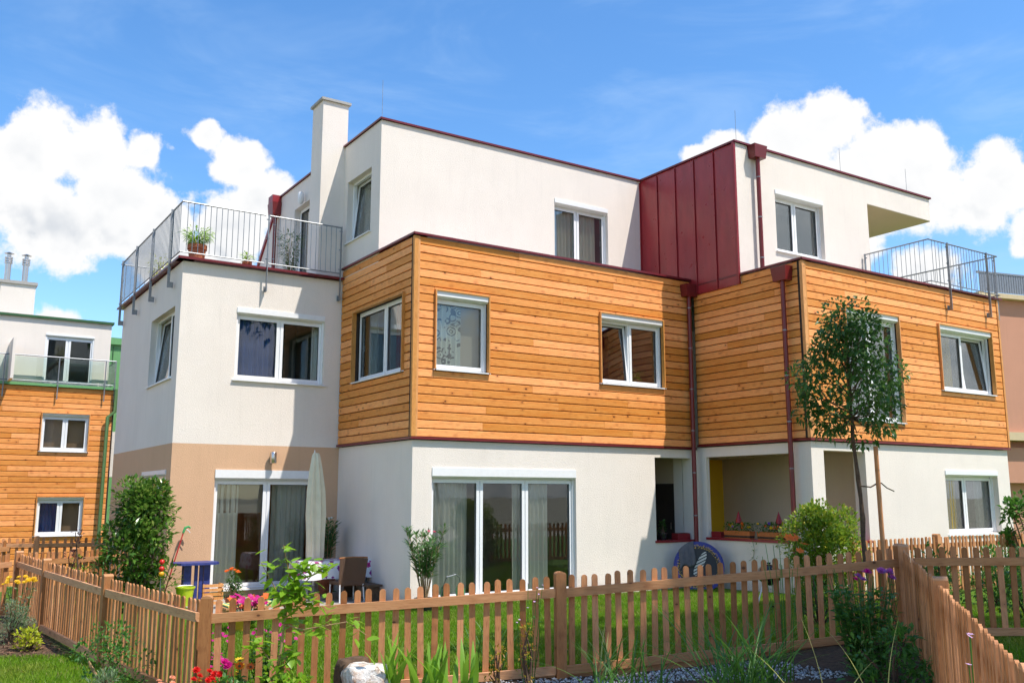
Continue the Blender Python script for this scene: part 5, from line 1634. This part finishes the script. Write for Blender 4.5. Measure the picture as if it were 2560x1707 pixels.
branches = [[(3.21, 8.86, .55), (3.40, 8.75, .72), (3.62, 8.62, .66)], [(3.22, 8.86, .62), (3.10, 8.9, .86), (2.98, 8.95, 1.08)], [(3.22, 8.86, .7), (3.42, 8.74, .95), (3.56, 8.66, 1.06)],
            [(3.24, 8.86, .85), (3.36, 8.78, 1.0), (3.42, 8.74, 1.08)], [(3.20, 8.86, .5), (3.34, 8.74, .45), (3.70, 8.52, .52), (3.86, 8.42, .40)], [(3.2, 8.86, .66), (3.30, 8.8, .78), (3.34, 8.76, .84)],
            [(3.14, 8.9, .1), (3.0, 8.9, .3), (2.95, 8.88, .34)], [(3.14, 8.9, .0), (3.26, 8.82, .18), (3.3, 8.8, .2)]]
for b in branches:
    m.tube(b, [.008] + [.005] * (len(b) - 2) + [.003], 6, False)
m.build('stem', 'twig', cl_)
paths = [main[1:]] + [[Vector(q) for q in b] for b in branches]
for bi, b in enumerate(paths):
    nn = 56 if bi == 0 else 30
    for i in range(nn):
        f = rnd.uniform(.15, 1) * (len(b) - 1)
        k = min(int(f), len(b) - 2)
        c = b[k].lerp(b[k + 1], f - k)
        if bi == 0 and c.z < .5 and rnd.random() < .6:
            continue
        a = rnd.uniform(0, 6.28)
        leafy(cl_, c + Vector((rnd.uniform(-.06, .06), rnd.uniform(-.06, .06), rnd.uniform(-.06, .08))), rnd.uniform(.09, .16), (math.cos(a), math.sin(a), rnd.uniform(-.9, .5)), lm)
# iris: each blade a part
def blade_mesh(mat, w=.03, bend=.35):
    vs, fs = [], []
    n = 9
    for i in range(n + 1):
        f = i / n
        ww = w * (1 - f ** 3) * (.7 + .6 * math.sin(min(1, f * 1.6) * 1.57)) * .5
        x = bend * f ** 2.2
        vs += [(x, -ww, f), (x - .012 * (1 - f), 0, f), (x, ww, f)]
    for i in range(n):
        a = i * 3
        fs += [(a, a + 1, a + 4, a + 3), (a + 1, a + 2, a + 5, a + 4)]
    me = MB().add(vs, fs).mesh('blade', True)
    me.materials.append(M[mat])
    return me
def bladed(name, label, spots, ml, cat='plant'):
    x0 = sum(s[0] for s in spots) / len(spots)
    y0 = sum(s[1] for s in spots) / len(spots)
    t = thing(name, label, cat, (x0, y0, float(zg(x0, y0))))
    for (x, y, h, az, tilt) in spots:
        o = bpy.data.objects.new('blade', rnd.choice(ml))
        o.location = (x, y, float(zg(x, y)) - .02)
        o.scale = (h, 1, h)
        o.rotation_euler = (0, tilt, az)
        link(o, t)
    return t
ib = [blade_mesh('leafiris', .05, b) for b in (.12, .28, .5)]
def fan(x, y, n, h0, h1, sp=.12, tilt=.25):
    out = []
    for i in range(n):
        az = rnd.uniform(0, 6.28)
        out.append((x + rnd.uniform(-sp, sp), y + rnd.uniform(-sp * .6, sp * .6), rnd.uniform(h0, h1), az, rnd.uniform(0, tilt)))
    return out
bladed('iris', 'clump of sword shaped iris leaves right of the white rock', fan(4.12, 8.40, 10, .45, .72, .07, .3), ib)
bladed('iris', 'wide clump of iris leaves in the middle foreground', fan(4.42, 8.2, 18, .38, .66, .15, .3) + fan(4.75, 8.0, 9, .35, .62, .12, .35), ib)
gb_ = [blade_mesh('leafplain', .014, b) for b in (.3, .6, .9)]
gs_ = [blade_mesh('straw', .016, b) for b in (.15, .35)]
bladed('daylily', 'grassy daylily clump behind the front fence', fan(5.55, 9.0, 26, .45, .85, .22, .35), gb_)
bladed('ornamental_grass', 'thin ornamental grass by the middle fence post', fan(6.25, 7.75, 24, .3, .62, .14, .5), gb_ + gs_[:1])
bladed('ornamental_grass', 'dark grass clump in the shaded foreground', fan(6.6, 6.2, 110, .5, .95, .35, .45), gb_)
bladed('ornamental_grass', 'loose dark grass blades before the gravel', fan(5.75, 6.9, 44, .35, .7, .35, .45), gb_)
bladed('striped_sedge', 'few long cream edged blades in the shaded foreground', [(6.35, 5.35, .72, 2.6, .35), (6.42, 5.15, .86, 2.3, .08), (6.72, 4.95, .82, 2.4, .16), (6.82, 4.88, .82, 5.6, .03), (6.5, 5.1, .55, 5.8, .3)], gs_)
shrub('nandina', 'small amber leaved shrub before the front fence', 'shrub', 5.12, 8.05, .14, .14, .42, 130, .045, .4, 'leafamber', k=8)
shrub('nandina', 'slender amber and green twigs left of the middle fence post', 'shrub', 5.38, 7.9, .13, .13, .75, 150, .045, .35, 'leafamber', k=10, cr=.5)
flowering('verbena', 'wiry verbena stems with tiny lilac flowers by the middle post', 5.45, 8.0, 1.0, .15, 8, None, 'fl_lilac', .014, 6, .05, 'leafplain', 6, zmin=.6)
flowering('bergamot', 'tall dark bergamot with mauve flowers in the shaded corner', 8.1, 6.0, 1.02, .36, 46, None, None, .045, 30, .10, 'leafplain', 10)
flowering('bergamot_bloom', 'mauve and crimson bergamot flower heads over the shaded corner', 7.95, 5.75, 1.05, .18, 8, None, ['fl_mauve', 'fl_mauve', 'fl_magenta'], .05, 10, .08, 'leafplain', 12, layers=3, zmin=.86)
flowering('tall_grass_stems', 'thin upright stems rising before the shaded fence', 7.4, 6.4, 1.35, .25, 9, None, None, .02, 5, .12, 'leafplain', 6, zmin=.8, ratio=.08)
shrub('ground_shrub', 'dark low foliage at the bottom of the shaded corner', 'shrub', 7.5, 5.3, .55, .4, .55, 900, .08, .4, 'leafplain', k=18)
flowering('daylily_bloom', 'red brown daylily flowers over the shaded fence', 9.1, 7.6, 1.2, .2, 5, None, 'fl_orange', .06, 6, .2, 'leafplain', 6, zmin=.85, ratio=.08)
t = flowering('hosta_bloom', 'drooping lilac hosta flowers against the right fence', 4.50, 2.75, 1.1, .05, 3, None, 'fl_lilac', .02, 2, .08, 'leafplain', 6, zmin=.85)
shrub('tomato_plant', 'leafy plants behind the shaded picket fence', 'plant', 11.5, 7.4, .5, .5, .95, 700, .09, .4, 'leafplain', k=16)
shrub('garden_perennial', 'green perennials behind the fence below the small tree', 'plant', 10.4, 8.4, .5, .4, .8, 700, .07, .35, 'leafplain', k=16)
shrub('garden_perennial', 'dark green perennials around the foot of the tree stake', 'plant', 13.4, 8.6, .6, .45, .7, 800, .07, .4, 'leafplain', k=16)
shrub('garden_shrub', 'leafy shrub in the shade behind the right corner fence', 'shrub', 13.0, 7.0, .7, .6, 1.0, 1200, .09, .45, 'leafplain', k=20)
shrub('garden_shrub', 'round green shrub before the sunlit right fence', 'shrub', 15.6, 8.9, .7, .6, .9, 1300, .08, .45, 'leafplain', k=20)
shrub('garden_shrub', 'bushy green shrub near the right frame edge behind two fences', 'shrub', 17.0, 9.2, .7, .5, .95, 1300, .08, .45, 'leafoleander', k=20)
# hanging ivy sprig below the loggia ledge
iv = thing('trailing_plant', 'thin trailing sprig hanging from the loggia ledge', 'plant', (XB + .02, 13.9, .3))
MB().tube([(XB + .0, 13.95, .80), (XB + .02, 13.92, .6), (XB + .03, 13.97, .42), (XB + .03, 14.1, .35)], .004, 5).build('stem', 'leafplain', iv)
P = np.array([(XB + .0, 13.95 + rnd.uniform(-.12, .12), z) for z in np.linspace(.75, .38, 14)])
V, F = leaf_arrays(P, nr.normal(0, 1, P.shape) - np.array([.6, 0, 0]), .05, .6)
npmesh('foliage', V, F, 'leafplain', iv)
# white quartz rock with dark weathered bark beside it
def rock(label, x, y, r, mat, sq=(1, 1, .9), name='rock', seed=1):
    z0 = float(zg(x, y))
    m = MB()
    vs, fs = [], []
    n1, n2 = 22, 30
    rg = random.Random(seed)
    ph = [rg.uniform(0, 6) for _ in range(9)]
    for i in range(n1 + 1):
        th = math.pi * i / n1
        for j in range(n2):
            a = 2 * math.pi * j / n2
            d = Vector((math.sin(th) * math.cos(a), math.sin(th) * math.sin(a), math.cos(th)))
            q = 1 + .10 * math.sin(3 * d.x + ph[0] + 2 * d.z) + .08 * math.sin(5 * d.y + ph[1]) + .05 * math.sin(9 * d.z + 6 * d.x + ph[2]) + .03 * math.sin(17 * d.x + 13 * d.y + ph[3])
            p = [max(-.78, min(.78, c * q)) for c in d]
            vs.append((x + r * sq[0] * p[0], y + r * sq[1] * p[1], z0 + r * sq[2] * (p[2] + .55)))
    for i in range(n1):
        for j in range(n2):
            fs.append((i * n2 + j, i * n2 + (j + 1) % n2, (i + 1) * n2 + (j + 1) % n2, (i + 1) * n2 + j))
    o = m.add(vs, fs).build(name, mat, None, True)
    return tag(o, label, 'rock')
def quartzmat():
    m, t, out = newmat('white_quartz')
    pos = t.n('NewGeometry').outputs['Position']
    a = t.noise(pos, 11, 7, .65)
    b = t.n('TexVoronoi', {'Vector': pos, 'Scale': 26.0}, feature='DISTANCE_TO_EDGE').outputs[0]
    c = t.mix(t.rng(a, .45, .66), (.78, .75, .70), (.42, .25, .15))
    c = t.mix(t.rng(b, 0, .05, .5, 0), c, (.25, .17, .11))
    prin(t, out, c, .75, 0, bump(t, a, .9, .03))
    return m
M['quartz'] = quartzmat()
shrub('low_bush', 'mixed green leaves at the foot of the leafy sapling', 'plant', 3.15, 8.75, .32, .22, .42, 380, .085, .5, 'leafbright', k=12)
shrub('low_bush', 'dark leafy perennials under the red zinnias', 'plant', 2.75, 8.95, .3, .22, .34, 420, .07, .45, 'leafplain', k=12)
rock('rough white quartz rock among the foreground flowers', 3.95, 8.55, .29, 'quartz', (1.0, .8, .85), seed=3)
tag(rock('dark weathered stump behind the white rock', 3.90, 8.82, .21, 'bark', (.95, .55, 1.28), 'stump', 5), 'dark weathered stump behind the white rock', 'stump')
# gravel
n = 9000
x, y = nr.uniform(4.7, 8.9, n), nr.uniform(5.4, 8.4, n)
k = (line_d(x, y) < -.12) & (line_d(x, y) > -1.05 + .2 * np.sin(x * 3)) & (x < 8.1)
P = np.stack([x[k], y[k], zg(x[k], y[k]) + .006], 1)
oc = np.array([(1, 0, 0), (-1, 0, 0), (0, 1, 0), (0, -1, 0), (0, 0, .7), (0, 0, -.7)])
of = np.array([(0, 2, 4), (2, 1, 4), (1, 3, 4), (3, 0, 4), (2, 0, 5), (1, 2, 5), (3, 1, 5), (0, 3, 5)])
s = nr.uniform(.008, .022, (len(P), 1, 1))
V = P[:, None, :] + oc[None] * s * nr.uniform(.7, 1.3, (len(P), 6, 3))
F = (np.arange(len(P))[:, None, None] * 6 + of[None]).reshape(-1, 3)
M['pebbles'] = leafmat('grey_pebbles', (.24, .23, .22), (.58, .56, .53), (.75, .72, .66), 0.0, .7)
tag(npmesh('gravel', V.reshape(-1, 3), F, 'pebbles'), 'grey gravel strip before the front fence', 'gravel', None, 'stuff')

for o in bpy.data.objects:
    if '_base' in o:
        del o['_base']
